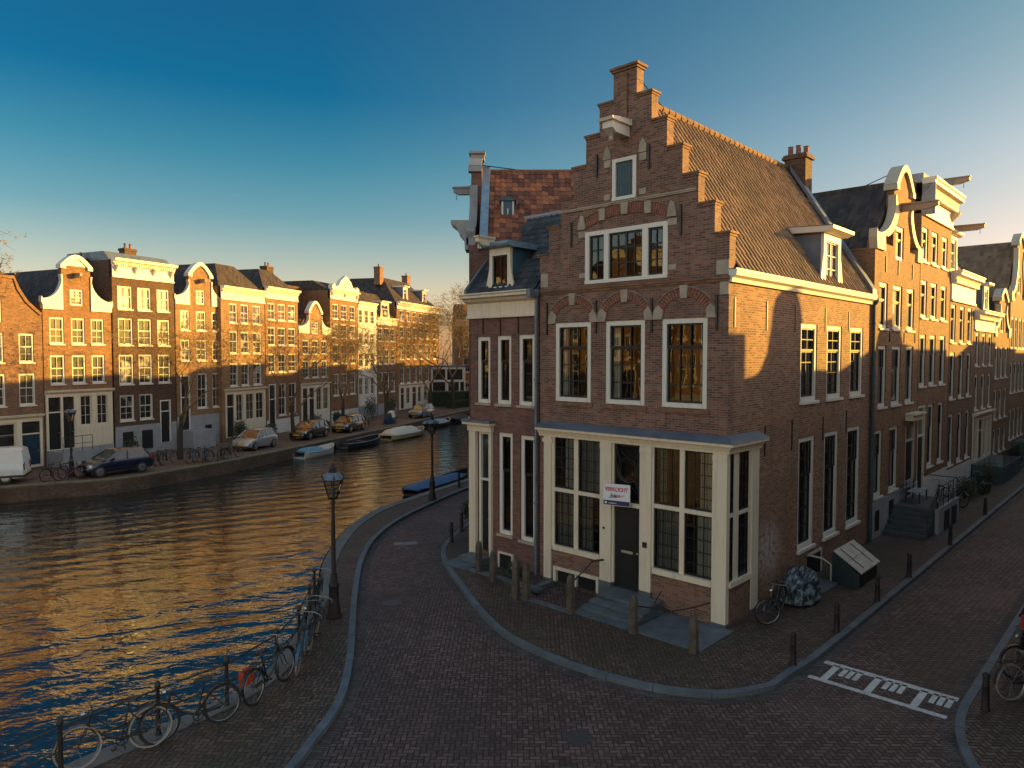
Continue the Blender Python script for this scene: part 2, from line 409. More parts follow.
def smooth_line(pts, k=6):
    out = []; P = [Vector(p) for p in pts]; n = len(P)
    for i in range(n-1):
        a, b, c, d = P[max(i-1, 0)], P[i], P[i+1], P[min(i+2, n-1)]
        for j in range(k):
            t = j/k
            out.append(tuple(.5*((2*b)+(c-a)*t+(2*a-5*b+4*c-d)*t*t+(3*b-a-3*c+d)*t**3)))
    out.append(tuple(P[-1])); return out
def offset_line(pts, d):
    """offset an open xy polyline to its left by d"""
    out = []; n = len(pts)
    for i, p in enumerate(pts):
        a = Vector(pts[max(i-1, 0)][:2]); b = Vector(pts[min(i+1, n-1)][:2]); t = (b-a).normalized()
        out.append((p[0]-t.y*d, p[1]+t.x*d))
    return out
# ------------------------------------------------------------------ frames
CW = Vector((5.34, 17.62, 0)); AM = R(-43.2)
EX = Vector((math.cos(AM), math.sin(AM), 0)); EY = Vector((-EX.y, EX.x, 0))
def w2(x, y, z=0.): return CW+EX*x+EY*y+Vector((0, 0, z))
def w2xy(x, y): p = w2(x, y); return (p.x, p.y)

# ------------------------------------------------------------------ ground, canal, roads
edge = [(-14.5, -6.), (-11.2, 3.), (-9.1, 8.2), (-7.6, 11.2), (-6.6, 12.6), (-5.82, 13.65), (-5.32, 14.9), (-5.24, 16.47), (-5.45, 18.6), (-5.72, 20.84), (-6.18, 23.07), (-6.45, 26.0), (-6.42, 28.63), (-5.94, 31.26), (-5.22, 32.99), (-4.15, 35.43), (-2.23, 39.53), (.6, 47.), (7., 66.), (14., 90.)]
edge = smooth_line(edge, 5)
far_edge = [(-70., 8.), (-43.9, 26.), (-26.1, 36.1), (-23.85, 37.4), (-21.4, 38.75), (-19.6, 41.95), (-17.7, 46.2), (-14.4, 56.5), (-10.3, 70.), (-5.2, 88.02), (2., 111.), (6, 130)]
far_edge = smooth_line(far_edge, 4)
WZ = -.72
# near land: the road surface runs under everything
near = edge+[(60, 420), (500, 420), (500, -120), (-14, -120)]
tag(MB().slab(near, [], -2.6, -.10).build('road', 'road'), kind='structure')
far = far_edge+[(60, 430), (-500, 430), (-500, -120), (-62, -120)]
far = [far_edge[-1-i] for i in range(len(far_edge))]+[(-90, -120), (-500, -120), (-500, 430), (60, 430)]
tag(MB().slab(far, [], -2.6, -.004).build('far_ground', 'pave_far'), kind='structure')

# ---- water
mw, nt, b = new_mat('canal_water')
co = objco(nt)
mp = N(nt, 'ShaderNodeMapping'); mp.inputs['Rotation'].default_value = (0, 0, R(-48)); mp.inputs['Scale'].default_value = (.72, 1.25, 1); nt.links.new(co, mp.inputs[0])
n1 = N(nt, 'ShaderNodeTexNoise', Scale=.85, Detail=3, Roughness=.5, Distortion=.6); nt.links.new(mp.outputs[0], n1.inputs['Vector'])
n2 = N(nt, 'ShaderNodeTexNoise', Scale=3.4, Detail=3, Roughness=.5, Distortion=.3); nt.links.new(mp.outputs[0], n2.inputs['Vector'])
wv = N(nt, 'ShaderNodeTexWave', Scale=.25, Distortion=5., Detail=2); wv.bands_direction = 'Y'; wv.inputs['Detail Scale'].default_value = .8; nt.links.new(mp.outputs[0], wv.inputs['Vector'])
h = math_n(nt, 'ADD', math_n(nt, 'MULTIPLY', n1.outputs[0], 1.), math_n(nt, 'MULTIPLY', n2.outputs[0], .32))
h = math_n(nt, 'ADD', h, math_n(nt, 'MULTIPLY', wv.outputs['Fac'], .22))
bump(nt, b, h, 1., .062)
b.inputs['Base Color'].default_value = (.012, .020, .020, 1); b.inputs['Roughness'].default_value = .05; b.inputs['IOR'].default_value = 1.42
b.inputs['Specular IOR Level'].default_value = 1.0
M['water'] = mw
tag(MB().quad((-260, -60, WZ), (80, -60, WZ), (80, 300, WZ), (-260, 300, WZ)).build('water', 'water', recalc=False), kind='structure')
tag(MB().quad((-700, -300, -2.7), (700, -300, -2.7), (700, 900, -2.7), (-700, 900, -2.7)).build('ground', 'pave_far', recalc=False), kind='structure')

M['gutter'] = brick_mat('gutter_clinkers', (.09, .065, .055), (.14, .105, .09), (.02, .017, .015), .5, bw=.2, rh=.06, wall=False)
# ---- pavements
kerbA = smooth_line([(-9.6, -6.), (-6.2, 3.), (-4.4, 8.6), (-3.66, 11.2), (-3.46, 12.4), (-3.33, 13.8), (-3.55, 15.65), (-4.01, 18.05), (-4.46, 20.39), (-4.93, 23.41), (-5.06, 26.4), (-4.6, 29.52), (-3.43, 33.2), (-2.11, 36.6), (1.8, 45.), (8.6, 66.), (15.5, 90.)], 5)
kin = offset_line(kerbA, .16)
pv = kin+list(reversed(edge))
tag(MB().slab(pv, [], -.12, 0.).build('canal_pavement', 'pave'), kind='structure')
M['coping_moss'] = plain('mossy_coping', (.15, .14, .09), .8, var=.4, vscale=1.2)
def kerb(name, line, side, w=.16, top=.012, mat='kerbstone'):
    ins = offset_line(line, side*w); mb = MB()
    # split into stones about a metre long with fine joints
    acc = 0; k0 = 0; segs = []
    for i in range(1, len(line)):
        acc += (Vector(line[i][:2])-Vector(line[i-1][:2])).length
        if acc > .95 or i == len(line)-1: segs.append((k0, i)); k0 = i; acc = 0
    for a, c in segs:
        for i in range(a, c):
            p, q, r_, s_ = [Vector(t) for t in (line[i][:2], line[i+1][:2], ins[i+1], ins[i])]
            if i == a: p = p.lerp(q, .012/max((q-p).length, .02)) if (q-p).length > .05 else p; s_ = s_.lerp(r_, .012/max((r_-s_).length, .02)) if (r_-s_).length > .05 else s_
            mb.hexa([(v.x, v.y, -.12) for v in (p, q, r_, s_)], [(v.x, v.y, top+random.Random(a).uniform(-.004, .004)) for v in (p, q, r_, s_)])
    return tag(mb.build(name, mat), kind='structure')
kerb('canal_kerb', kerbA, 1)
# coping stones along the near quay
kerb('canal_coping', edge, -1, .42, .02, 'coping')
kB = [(20., 100.), (9., 70.), (3., 50.), (-.6, 38.), (-1.0, 33.), (-1.5, 30.), (-2.05, 27.7), (-2.40, 26.0), (-2.47, 24.6), (-2.25, 23.18), (-1.63, 21.02), (-.85, 18.62), (-.12, 17.01), (.99, 15.68), (1.99, 14.85), (3.1, 14.25), (4.24, 14.05), (5.4, 14.4)]
kB = smooth_line(kB, 5)+smooth_line([w2xy(2.28, -1.4), w2xy(2.36, -.6), w2xy(2.38, .6)], 4)+[w2xy(2.40, v) for v in (2, 3, 4, 5, 6, 8, 10, 12, 14, 16, 18, 20, 22, 25, 28, 31, 34, 37, 40, 44, 48, 52, 56, 60, 65, 70, 80)]
kBi = offset_line(kB, .16)
PITS = [(-5.32, -3.42, -1.78, -.16), (-8.0, -5.9, -1.05, -.0)]
PITS = [(-5.36, -3.42, -1.80, -.17), (-8.05, -6.35, -1.0, -.02)]
holes = [[w2xy(a, c), w2xy(b_, c), w2xy(b_, d), w2xy(a, d)] for a, b_, c, d in PITS]
pvB = kBi+[w2xy(-10, 80), (18, 100)]
tag(MB().slab(pvB, holes, -.12, 0.).build('corner_pavement', 'pave'), kind='structure')
kerb('corner_kerb', kB, 1)
kC = [w2xy(5.2, v) for v in (80, 60, 50, 40, 32, 26, 20, 16, 12, 9, 6, 4, 2, .5)]+smooth_line([w2xy(5.2, -.4), w2xy(5.24, -1.1), w2xy(5.36, -1.8), w2xy(5.6, -2.5), w2xy(6.0, -3.3), w2xy(7., -4.7), w2xy(9.5, -6.8), w2xy(16, -9.5)], 4)
tag(MB().slab(offset_line(kC, .16)+[w2xy(40, -9), w2xy(40, 80)], [], -.12, 0.).build('right_pavement', 'pave'), kind='structure')
kerb('right_kerb', kC, 1)
# white crossing band set in the road, keyed teeth between two lines
mk = MB(); rr = random.Random(3)
def mbox(x0, x1, y0, y1):
    mk.quad(w2(x0, y0, -.096), w2(x1, y0, -.096), w2(x1, y1, -.096), w2(x0, y1, -.096))
u = 2.5
while u < 5.1:
    mbox(u, u+.10, -1.22+rr.uniform(-.01, .01), -1.07); mbox(u, u+.10, -.27, -.08+rr.uniform(-.01, .01)); u += .104
for k in range(3):
    c = 2.62+.86*k+.1
    mbox(c, c+.14, -1.09, -.20)
    for i, (dx, y0, y1) in enumerate(((-.01, 0, 0),)): pass
    # comb of teeth hanging from the rear line
    for j in range(1, 4):
        x = c+.11+.14*j-.02
        if x < 5.0: mbox(x, x+.10, -.70, -.20)
tag(mk.build('crossing_marking', 'marking', recalc=False), kind='structure')

# gutter course of lighter clinkers along the kerbs
for nm, line, sd in (('gutter_course', kB, -1), ('gutter_course', kerbA, -1), ('gutter_course', kC, -1)):
    o1, o2 = offset_line(line, sd*.004), offset_line(line, sd*.24); g_ = MB()
    for i in range(len(line)-1): g_.quad((*o1[i], -.0965), (*o1[i+1], -.0965), (*o2[i+1], -.0965), (*o2[i], -.0965))
    tag(g_.build(nm, 'gutter', recalc=False), kind='structure')
M['marking_dull'] = plain('pale_repair_slabs', (.20, .19, .18), .7, var=.3)
tag(MB().quad((-4.3, 25.6, -.0945), (-3.45, 25.75, -.0945), (-3.5, 26.15, -.0945), (-4.35, 26., -.0945)).build('road_patch', 'marking_dull', recalc=False), kind='structure')
M['cover'] = plain('cast_iron_cover', (.05, .045, .042), .5, var=.4, vscale=14, bmp=.5)
for i, (x, y, r, lb) in enumerate(((-3.35, 19.6, .28, 'round iron manhole cover in the canal road near the first lamp'), (1.2, 12.6, .26, 'round iron manhole cover in the middle of the junction'))):
    t_ = MB().lathe([(r, 0), (r, .006), (r-.03, .008), (r-.03, .004), (.02, .004)], 24).build('manhole_cover', 'cover', None, (x, y, -.0995)); tag(t_, lb, 'manhole cover')
dc = MB().box(-.25, .25, -.14, .14, 0, .008)
for k in range(5): dc.box(-.22, .22, -.11+.05*k, -.09+.05*k, .008, .012)
p = w2(1.95, 3.3); tag(dc.build('drain_cover', 'cover', None, (1.35, 15.12, -.0935), R(-30)), 'rectangular iron drain grate in the gutter before the front steps', 'drain cover')
# far quay wall and near quay wall faces in brick
def quay(name, line, side, top, mat='brick_quay', out=.05):
    o2 = offset_line(line, side*out); mb = MB()
    for i in range(len(line)-1):
        a, b_ = o2[i], o2[i+1]
        mb.quad((a[0], a[1], -2.5), (b_[0], b_[1], -2.5), (b_[0], b_[1], top), (a[0], a[1], top))
    return tag(mb.build(name, mat, recalc=False), kind='structure')
quay('far_quay_wall', far_edge, -1, -.02)
quay('near_quay_wall', edge, 1, -.02)
kerb('far_quay_coping', far_edge, 1, .45, .06, 'coping_moss')
# stone strips
# ------------------------------------------------------------------ windows and house kit
_wc = {}
def window_meshes(w, h, style):
    key = (round(w, 2), round(h, 2), style)
    if key in _wc: return _wc[key]
    fw, nx, nyu, nyl, split, dark, rec = STY[style]
    fr = MB(); sa = MB()
    fy0, fy1 = rec-.03, rec+.10
    fr.box(0, fw, fy0, fy1, 0, h); fr.box(w-fw, w, fy0, fy1, 0, h)
    fr.box(fw, w-fw, fy0, fy1, h-fw, h); fr.box(fw, w-fw, fy0-.03, fy1, 0, fw*.95)
    sb = .045 if dark else .03
    x0, x1, z0, z1 = fw, w-fw, fw*.95, h-fw
    q = sa if dark else fr
    ys0, ys1 = rec+.03, rec+.075
    zm = z0+(z1-z0)*split if split else z1
    t = .030 if dark else .022
    for (a, b_, ny) in (((z0, zm, nyl), (zm, z1, nyu)) if split else ((z0, z1, nyl),)):
        d = 0 if a == z0 else -.03
        q.box(x0, x0+sb, ys0+d, ys1+d, a, b_); q.box(x1-sb, x1, ys0+d, ys1+d, a, b_)
        q.box(x0+sb, x1-sb, ys0+d, ys1+d, a, a+sb*1.2); q.box(x0+sb, x1-sb, ys0+d, ys1+d, b_-sb, b_)
        for i in range(1, nx):
            x = x0+sb+(x1-x0-2*sb)*i/nx; q.box(x-t/2, x+t/2, ys0+d+.004, ys1+d-.004, a+sb*1.2, b_-sb)
        for j in range(1, ny):
            z = a+(b_-a)*j/ny; q.box(x0+sb, x1-sb, ys0+d+.008, ys1+d-.008, z-t/2, z+t/2)
    pa = MB().quad((x0+.02, rec+.065, z0+.02), (x1-.02, rec+.065, z0+.02), (x1-.02, rec+.065, z1-.02), (x0+.02, rec+.065, z1-.02))
    r = (fr.mesh('window', 'white'), sa.mesh('sash', 'dark_paint') if dark else None, pa)
    _wc[key] = r; return r
#        frame w, nx, ny upper, ny lower, split, dark sash, recess
STY = {'near': (.13, 3, 1, 3, .70, True, .05), 'attic3': (.12, 2, 1, 3, 0, True, .05), 'attic4': (.12, 4, 1, 3, 0, True, .05),
       'side': (.13, 2, 2, 4, .67, True, .06), 'lead': (.03, 3, 1, 5, 0, True, .02), 'lead2': (.03, 2, 1, 5, 0, True, .02),
       'plain2': (.10, 1, 1, 1, .68, True, .12), 'right': (.13, 1, 1, 1, .64, True, .08), 'right2': (.12, 2, 1, 2, .6, False, .1),
       'far': (.075, 2, 1, 2, .55, False, .08), 'far4': (.075, 2, 2, 2, .5, False, .08), 'farp': (.10, 1, 1, 1, .66, False, .08), 'dorm': (.06, 2, 1, 1, 0, True, .03), 'dorm3': (.07, 2, 1, 3, 0, False, .03), 'shop': (.06, 1, 1, 1, .72, False, .06), 'shop2': (.06, 2, 1, 3, 0, False, .06), 'none': (.08, 1, 1, 1, 0, False, .05)}
_pm = {}
wr = random.Random(11)
def window(parent, x0, x1, z0, z1, style='far', y=0., side=False, sx=0., near=False, cur=None, frame_mat=None, pane=None):
    """opening x0..x1, z0..z1 in the wall plane; side: the wall runs along parent's y at x=sx facing +x"""
    w, h = x1-x0, z1-z0
    fr, sa, pa = window_meshes(w, h, style)
    if side: loc, rz = (sx-y, x0, z0), math.pi/2
    else: loc, rz = (x0, y, z0), 0.
    o = place('window', fr, parent, loc, rz)
    if frame_mat: o.material_slots[0].link = 'OBJECT'; o.material_slots[0].material = M[frame_mat]
    if sa: place('sash', sa, o)
    gm = pane or ('glass' if near else wr.choice(['pane_dark', 'pane_dark', 'pane_mid', 'pane_curtain']))
    key = (round(w, 2), round(h, 2), style, gm)
    if key not in _pm: _pm[key] = pa.mesh('pane', gm, False)
    p = place('pane', _pm[key], o)
    if not near: p.rotation_euler = (wr.uniform(-.006, .006), 0, wr.uniform(-.006, .006))
    if near and cur:
        rec = STY[style][6]
        for a, b_, m_ in cur:
            n = max(4, int((b_-a)*w/.05)); mb = MB(); ph = wr.uniform(0, 6)
            for i in range(n):
                xa, xb = w*(a+(b_-a)*i/n), w*(a+(b_-a)*(i+1)/n)
                ya, yb = rec+.11+.018*math.sin(i*1.9+ph), rec+.11+.018*math.sin((i+1)*1.9+ph)
                mb.quad((xa, ya, .04), (xb, yb, .04), (xb, yb, h-.04), (xa, ya, h-.04))
            mb.build('curtain', m_, o, recalc=False)
    return o
def door(parent, x0, x1, z0, z1, mat='dark_paint', y=.12, frame='white', panels=True, side=False, sx=0.):
    w, h = x1-x0, z1-z0; mb = MB(); mb.box(.0, w, 0, .06, 0, h)
    if panels:
        for a, b_ in ((.08, .42), (.5, .93)):
            mb.box(.14*w, .86*w, -.018, 0, h*a, h*b_); mb.box(.24*w, .76*w, -.03, -.018, h*a+.07, h*b_-.07)
    loc, rz = ((sx-y, x0, z0), math.pi/2) if side else ((x0, y, z0), 0)
    o = mb.build('door', mat, parent, loc, rz)
    MB().lathe([(.0, 0), (.028, .01), (.028, .03), (0, .04)], 8).build('handle', 'chrome', o, (w*.9, -.02, h*.45)).rotation_euler = (R(90), 0, 0)
    return o
def rect(x0, x1, z0, z1): return [(x0, z0), (x1, z0), (x1, z1), (x0, z1)]

def tiled(p0, ax, up, W, S, cw=.25, rh=.30, amp=.034, lo=None, hi=None, step=.018, sub=5):
    """pantile field: p0 corner at the eave, ax along, up the slope; lo/hi(s)-> extents along at slope distance s"""
    ax = Vector(ax).normalized(); up = Vector(up).normalized(); nrm = ax.cross(up).normalized()
    mb = MB(); mb.uv = []; p0 = Vector(p0); nc = int(round(W/cw)); nr = int(math.ceil(S/rh))
    for r in range(nr):
        s0, s1 = r*rh, min((r+1)*rh+.02, S)
        a = lo((s0+s1)/2) if lo else 0.; b_ = hi((s0+s1)/2) if hi else W
        n0 = max(0, int(math.ceil(a/cw*sub))); n1 = min(nc*sub, int(b_/cw*sub))
        if n1-n0 < 1: continue
        k = len(mb.v); rg = random.Random(r)
        jit = [rg.uniform(-.005, .005) for _ in range(nc+1)]
        for i in range(n0, n1+1):
            ph = (i % sub)/sub; x = i*cw/sub
            hh = amp*((0., 1., .78, .12, 0.)[i % 5] if sub == 5 else math.sin(2*math.pi*ph))+jit[min(i//sub, nc)]
            for (s_, l, uvs) in ((s0, step+.012, s0+.02), (s0, step+.0, s0+.02), (s1, 0., s1-.03)):
                if l == step+.012 and False: pass
                q = p0+ax*x+up*s_+nrm*(hh+l+(-.03 if (s_ == s0 and l == step+.012) else 0))
                mb.v.append(tuple(q)); mb.uv.append((min(x, n1*cw/sub-.01)+.001, uvs))
        m = n1-n0
        for i in range(m):
            a0 = k+i*3; b0 = a0+3
            mb.f.append((a0+1, b0+1, b0+2, a0+2)); mb.sm.append(False)
            mb.f.append((a0, b0, b0+1, a0+1)); mb.sm.append(False)
    return mb
def roof_uv(mb):
    """uv in metres for plain roof solids: u along the steepest-perpendicular, v up the slope"""
    return mb
def roof_solid(kind, x0, x1, y0, y1, zb, zt, run=1.8, hipl=True, hipr=True):
    """plain roofs with per-face uv so that the tile pattern runs along the slope"""
    F = []
    if kind == 'perp':
        xm = (x0+x1)/2
        F = [((x0, y0, zb), (x0, y1, zb), (xm, y1, zt), (xm, y0, zt)), ((x1, y1, zb), (x1, y0, zb), (xm, y0, zt), (xm, y1, zt)),
             ((x0, y0, zb), (x1, y0, zb), (xm, y0, zt)), ((x1, y1, zb), (x0, y1, zb), (xm, y1, zt)), ((x0, y0, zb), (x0, y1, zb), (x1, y1, zb), (x1, y0, zb))]
    elif kind == 'par':
        hl = run if hipl else 0; hr = run if hipr else 0
        a, b_, c, d = (x0, y0, zb), (x1, y0, zb), (x1, y1, zb), (x0, y1, zb)
        A, B, C_, D = (x0+hl, y0+run, zt), (x1-hr, y0+run, zt), (x1-hr, y1-run, zt), (x0+hl, y1-run, zt)
        F = [(a, b_, B, A), (b_, c, C_, B), (c, d, D, C_), (d, a, A, D), (A, B, C_, D), (a, d, c, b_)]
    mb = MB(); mb.uv = []
    for f in F:
        P = [Vector(p) for p in f]; n = (P[1]-P[0]).cross(P[2]-P[0]).normalized()
        ax = Vector((0, 0, 1)).cross(n); ax = ax.normalized() if ax.length > .01 else Vector((1, 0, 0))
        up = n.cross(ax)
        mb.add(f, [tuple(range(len(f)))]); mb.uv += [(p.dot(ax), p.dot(up)) for p in P]
    return mb
def chimney(parent, x, y, z0, h, w=.8, d=.6, mat='brick_dark', pots=2):
    mb = MB().box(x-w/2, x+w/2, y-d/2, y+d/2, z0, z0+h).box(x-w/2-.05, x+w/2+.05, y-d/2-.05, y+d/2+.05, z0+h-.18, z0+h-.06).box(x-w/2-.03, x+w/2+.03, y-d/2-.03, y+d/2+.03, z0+h-.058, z0+h)
    o = mb.build('chimney', mat, parent)
    for i in range(pots):
        MB().lathe([(.09, 0), (.1, .05), (.075, .1), (.075, .32), (.1, .36), (.06, .37)], 10, (x+(i-(pots-1)/2)*w/max(pots, 1)*.9, y, z0+h)).build('chimney_pot', 'brick_red' if i % 2 else 'wood', o)
    return o
def strip(mb, pts, w, y0, y1, inward=1):
    """band following an (x,z) polyline"""
    n = len(pts); ins = []
    for i, p in enumerate(pts):
        a = Vector(pts[max(i-1, 0)]); b_ = Vector(pts[min(i+1, n-1)]); t = (b_-a).normalized()
        ins.append((p[0]+t.y*w*inward, p[1]-t.x*w*inward))
    for i in range(n-1):
        q = [pts[i], pts[i+1], ins[i+1], ins[i]]
        mb.hexa([(a[0], y0, a[1]) for a in q], [(a[0], y1, a[1]) for a in q])
    return mb
def cornice(parent, x0, x1, zb, zt, out=.35, dent=True, brackets=4, mat='white', frieze=None, name='cornice', y=0., endcap=True):
    """moulded crown between zb and zt; frieze: bottom z of a flat band below"""
    h = zt-zb; mb = MB()
    prof = [(0, 0), (-.10*out, 0), (-.10*out, .18*h), (-.45*out, .34*h), (-.55*out, .55*h), (-.90*out, .62*h), (-.90*out, .80*h), (-out, .90*h), (-out, h), (0, h)]
    mb.prism([(p[0]+y, p[1]+zb) for p in prof], x0, x1, 'x')
    o = mb.build(name, mat, parent)
    if frieze is not None:
        f = MB().box(x0+.05, x1-.05, y-.06, y+.02, frieze, zb).box(x0+.03, x1-.03, y-.11, y-.061, frieze, frieze+.09)
        f.build('frieze', mat, o)
        if brackets:
            k = MB()
            for i in range(brackets):
                x = x0+.3+(x1-x0-.6)*i/(brackets-1) if brackets > 1 else (x0+x1)/2
                k.prism([(y-.062, zb), (y-out*.8, zb), (y-out*.7, zb-.12), (y-.18, zb-(zb-frieze)*.45), (y-.062, zb-(zb-frieze)*.6)], x-.07, x+.07, 'x')
            build_each(k, 'bracket', mat, o)
    if dent:
        d = MB(); x = x0+.1
        while x < x1-.1: d.box(x, x+.08, y-.5*out, y-.1*out-.002, zb+.02*h, zb+.30*h); x += .17
        d.build('dentils', mat, o)
    return o
def hoist(parent, x, z, out=.9, y=0., w=.16, mat='beam_wood', hood=False):
    mb = MB(); mb.prism([(y, z-.12), (y-out*.75, z-.12), (y-out, z-.02), (y-out, z+.12), (y, z+.12)], x-w/2, x+w/2, 'x')
    mb.prism([(y, z+.121), (y-out-.04, z+.121), (y-out-.04, z+.16), (y, z+.19)], x-w/2-.04, x+w/2+.04, 'x')
    o = mb.build('hoist_beam', mat, parent)
    MB().tube([(x, y-out*.85, z-.12), (x, y-out*.85, z-.22), (x+.03, y-out*.85, z-.27), (x, y-out*.85, z-.31), (x-.03, y-out*.85, z-.28)], .012, 5).build('hook', 'black_metal', o)
    return o
def dormer(parent, x, w, y, zb, zt, depth, mat='white', cheek='teal_paint', beam=False, name='dormer', style='near', near=False, side=False):
    """dormer whose window faces -y at plane y"""
    mg = .06 if near else .09
    mb = MB().wall(rect(x-w/2, x+w/2, zb, zt), [(x-w/2+mg, x+w/2-mg, zb+.08, zt-.16)], y, y+.12)
    for s_ in (-1, 1):  # scrolled side boards
        a = x+s_*w/2
        mb.prism([(a, zb), (a+s_*.10, zb+.02), (a+s_*.15, zb+.2), (a+s_*.09, zb+.42), (a+s_*.02, zb+.7), (a, zb+.9)], y, y+.05)
    o = mb.build(name, mat, parent)
    mc = MB(); mc.box(x-w/2+.02, x-w/2+.08, y+.121, y+depth, zb, zt-.01); mc.box(x+w/2-.08, x+w/2-.02, y+.121, y+depth, zb, zt-.01)
    build_each(mc, 'cheek', cheek, o)
    h = MB(); h.prism([(y-.22, zt+.04), (y-.26, zt+.10), (y-.26, zt+.18), (y+depth, zt+.20), (y+depth, zt), (y-.04, zt)], x-w/2-.16, x+w/2+.16, 'x')
    h.build('dormer_roof', 'white' if not near else 'roof_blue', o)
    window(o, x-w/2+mg, x+w/2-mg, zb+.08, zt-.16, style, y+.0, near=near)
    return o

def neck_profile(W, zs, xl, xr, zn, top, n=9):
    return [(0, zs), (xl, zs), (xl, zn)] + [(xl+(xr-xl)*i/n, zn+(top-zn)*math.sin(math.pi*i/n)) for i in range(1, n)] + [(xr, zn), (xr, zs), (W, zs)]
def house(name, label, loc, ang, W, D, H, brick, wins=(), group=None, gable=None, top_win=None, corn=None, roof=None, base=None, doors=(), shop=None,
          style='far', chim=(), trim='white', hoist_z=None, wall_t=.28, cat='canal house', near=False, sill=True, anchors=(), frame_mat=None):
    """a terraced canal house; wins = list of (x0,x1,z0,z1[,style]); gable dict kind neck/bell; corn (zb,zt,frieze_z,out)"""
    t = thing(name, label, cat, loc, ang, group)
    g = .03  # party gap
    outline = [(g, 0), (W-g, 0)]
    zt_ = H
    if gable:
        k = gable['kind']; zs = gable.get('zs', H)
        if k == 'neck':
            xl, xr, zn, zp = gable['xl'], gable['xr'], gable['zn'], gable['top']
            arch = [(xr+(xl-xr)*i/10, zn+(zp-zn)*math.sin(math.pi*i/10)) for i in range(0, 11)]
            outline += [(W-g, zs), (xr, zs)]+arch+[(xl, zs), (g, zs)]
        elif k == 'poly': outline += gable['pts']
        elif k == 'bell':
            c, hw, zp = W/2, gable['hw'], gable['top']
            half = [(W-g, zs), (W-g-.1, zs+.25), (W-.55, zs+.55), (c+hw+.35, zs+(zp-zs)*.38), (c+hw, zs+(zp-zs)*.72), (c+hw*.75, zp-.25), (c+hw*.35, zp-.03), (c, zp)]
            outline += half+[(2*c-x, z) for x, z in reversed(half[:-1])]
    else: outline += [(W-g, H), (g, H)]
    holes = [w_[:4] for w_ in wins]+[d_[:4] for d_ in doors]
    if top_win: holes.append(top_win[:4])
    if shop: holes += [h_[:4] for h_ in shop['holes']]
    MB().wall(outline, holes, 0, wall_t).build('facade', brick, t)
    top_side = min(H, gable.get('zs', H)) if gable else (corn[1]-.06 if corn and not near else H)
    MB().box(g, g+.2, wall_t+.002, D, 0, top_side).box(W-g-.2, W-g, wall_t+.002, D, 0, top_side).box(g+.2, W-g-.2, D-.2, D, 0, top_side).build('side_wall', brick if brick != 'white' else 'plaster_white', t)
    for w_ in wins:
        st = w_[4] if len(w_) > 4 else style
        window(t, w_[0], w_[1], w_[2], w_[3], st, near=near, frame_mat=frame_mat)
    if top_win: window(t, *top_win[:4], top_win[4] if len(top_win) > 4 else 'far4')
    if sill and wins:
        s_ = MB()
        for w_ in wins: s_.box(w_[0]-.04, w_[1]+.04, -.07, .049, w_[2]-.075, w_[2]-.002)
        build_each(s_, 'window_sill', 'white' if sill is True else sill, t)
    for d_ in doors:
        x0, x1, z0, z1 = d_[:4]; dm = d_[4] if len(d_) > 4 else 'dark_paint'
        f = MB().box(x0, x0+.09, .0, .14, z0, z1).box(x1-.09, x1, .0, .14, z0, z1).box(x0+.09, x1-.09, .0, .14, z1-.09, z1)
        zt2 = z0+min(2.35, (z1-z0)*.72)
        f.box(x0+.09, x1-.09, .0, .14, zt2, zt2+.07)
        fo = f.build('door_frame', trim, t)
        door(t, x0+.09, x1-.09, z0, zt2, dm, .08)
        if z1-.09-zt2 > .3: MB().quad((x0+.09, .1, zt2+.07), (x1-.09, .1, zt2+.07), (x1-.09, .1, z1-.09), (x0+.09, .1, z1-.09)).build('fanlight', 'pane_dark', fo, recalc=False)
    if shop:
        x0, x1, z0, z1 = shop['rect']
        sp = MB().wall(rect(x0, x1, z0, z1), [h_[:4] for h_ in shop['holes'] if h_[3] <= z1], -.07, -.002)
        sp.build('shopfront', shop.get('mat', 'cream'), t)
        for h_ in shop['holes']:
            if len(h_) > 4 and h_[4] == 'door':
                zt2 = h_[2]+(h_[3]-h_[2])*.7
                f = MB().box(h_[0], h_[1], -.02, .08, zt2, zt2+.08).build('door_rail', shop.get('mat', 'cream'), t)
                door(t, h_[0], h_[1], h_[2], zt2, h_[5] if len(h_) > 5 else 'dark_paint', .06)
                MB().quad((h_[0], .07, zt2+.08), (h_[1], .07, zt2+.08), (h_[1], .07, h_[3]), (h_[0], .07, h_[3])).build('fanlight', 'pane_dark', t, recalc=False)
            else: window(t, *h_[:4], h_[4] if len(h_) > 4 else 'shop2', y=-.06, frame_mat='cream')
        if shop.get('corn', True): cornice(t, x0-.05, x1+.05, z1, z1+.28, .3, dent=False, mat=shop.get('mat', 'cream'), name='shop_cornice', y=-.0)
    if base:
        bz, bm = base; bh = [h_ for h_ in holes if h_[2] < bz]
        # plinth face with the same openings cut to its height
        seg = []; xs = g
        mb = MB(); cuts = sorted([(h_[0], h_[1], h_[2], h_[3]) for h_ in bh])
        for h_ in cuts:
            if h_[0] > xs: mb.box(xs, h_[0], -.04, -.002, 0, bz)
            if h_[2] > .02: mb.box(h_[0], h_[1], -.04, -.002, 0, min(h_[2], bz))
            if h_[3] < bz: mb.box(h_[0], h_[1], -.04, -.002, h_[3], bz)
            xs = max(xs, h_[1])
        if xs < W-g: mb.box(xs, W-g, -.04, -.002, 0, bz)
        mb.box(g, W-g, -.06, -.041, bz-.1, bz) if False else None
        mb.build('plinth', bm, t)
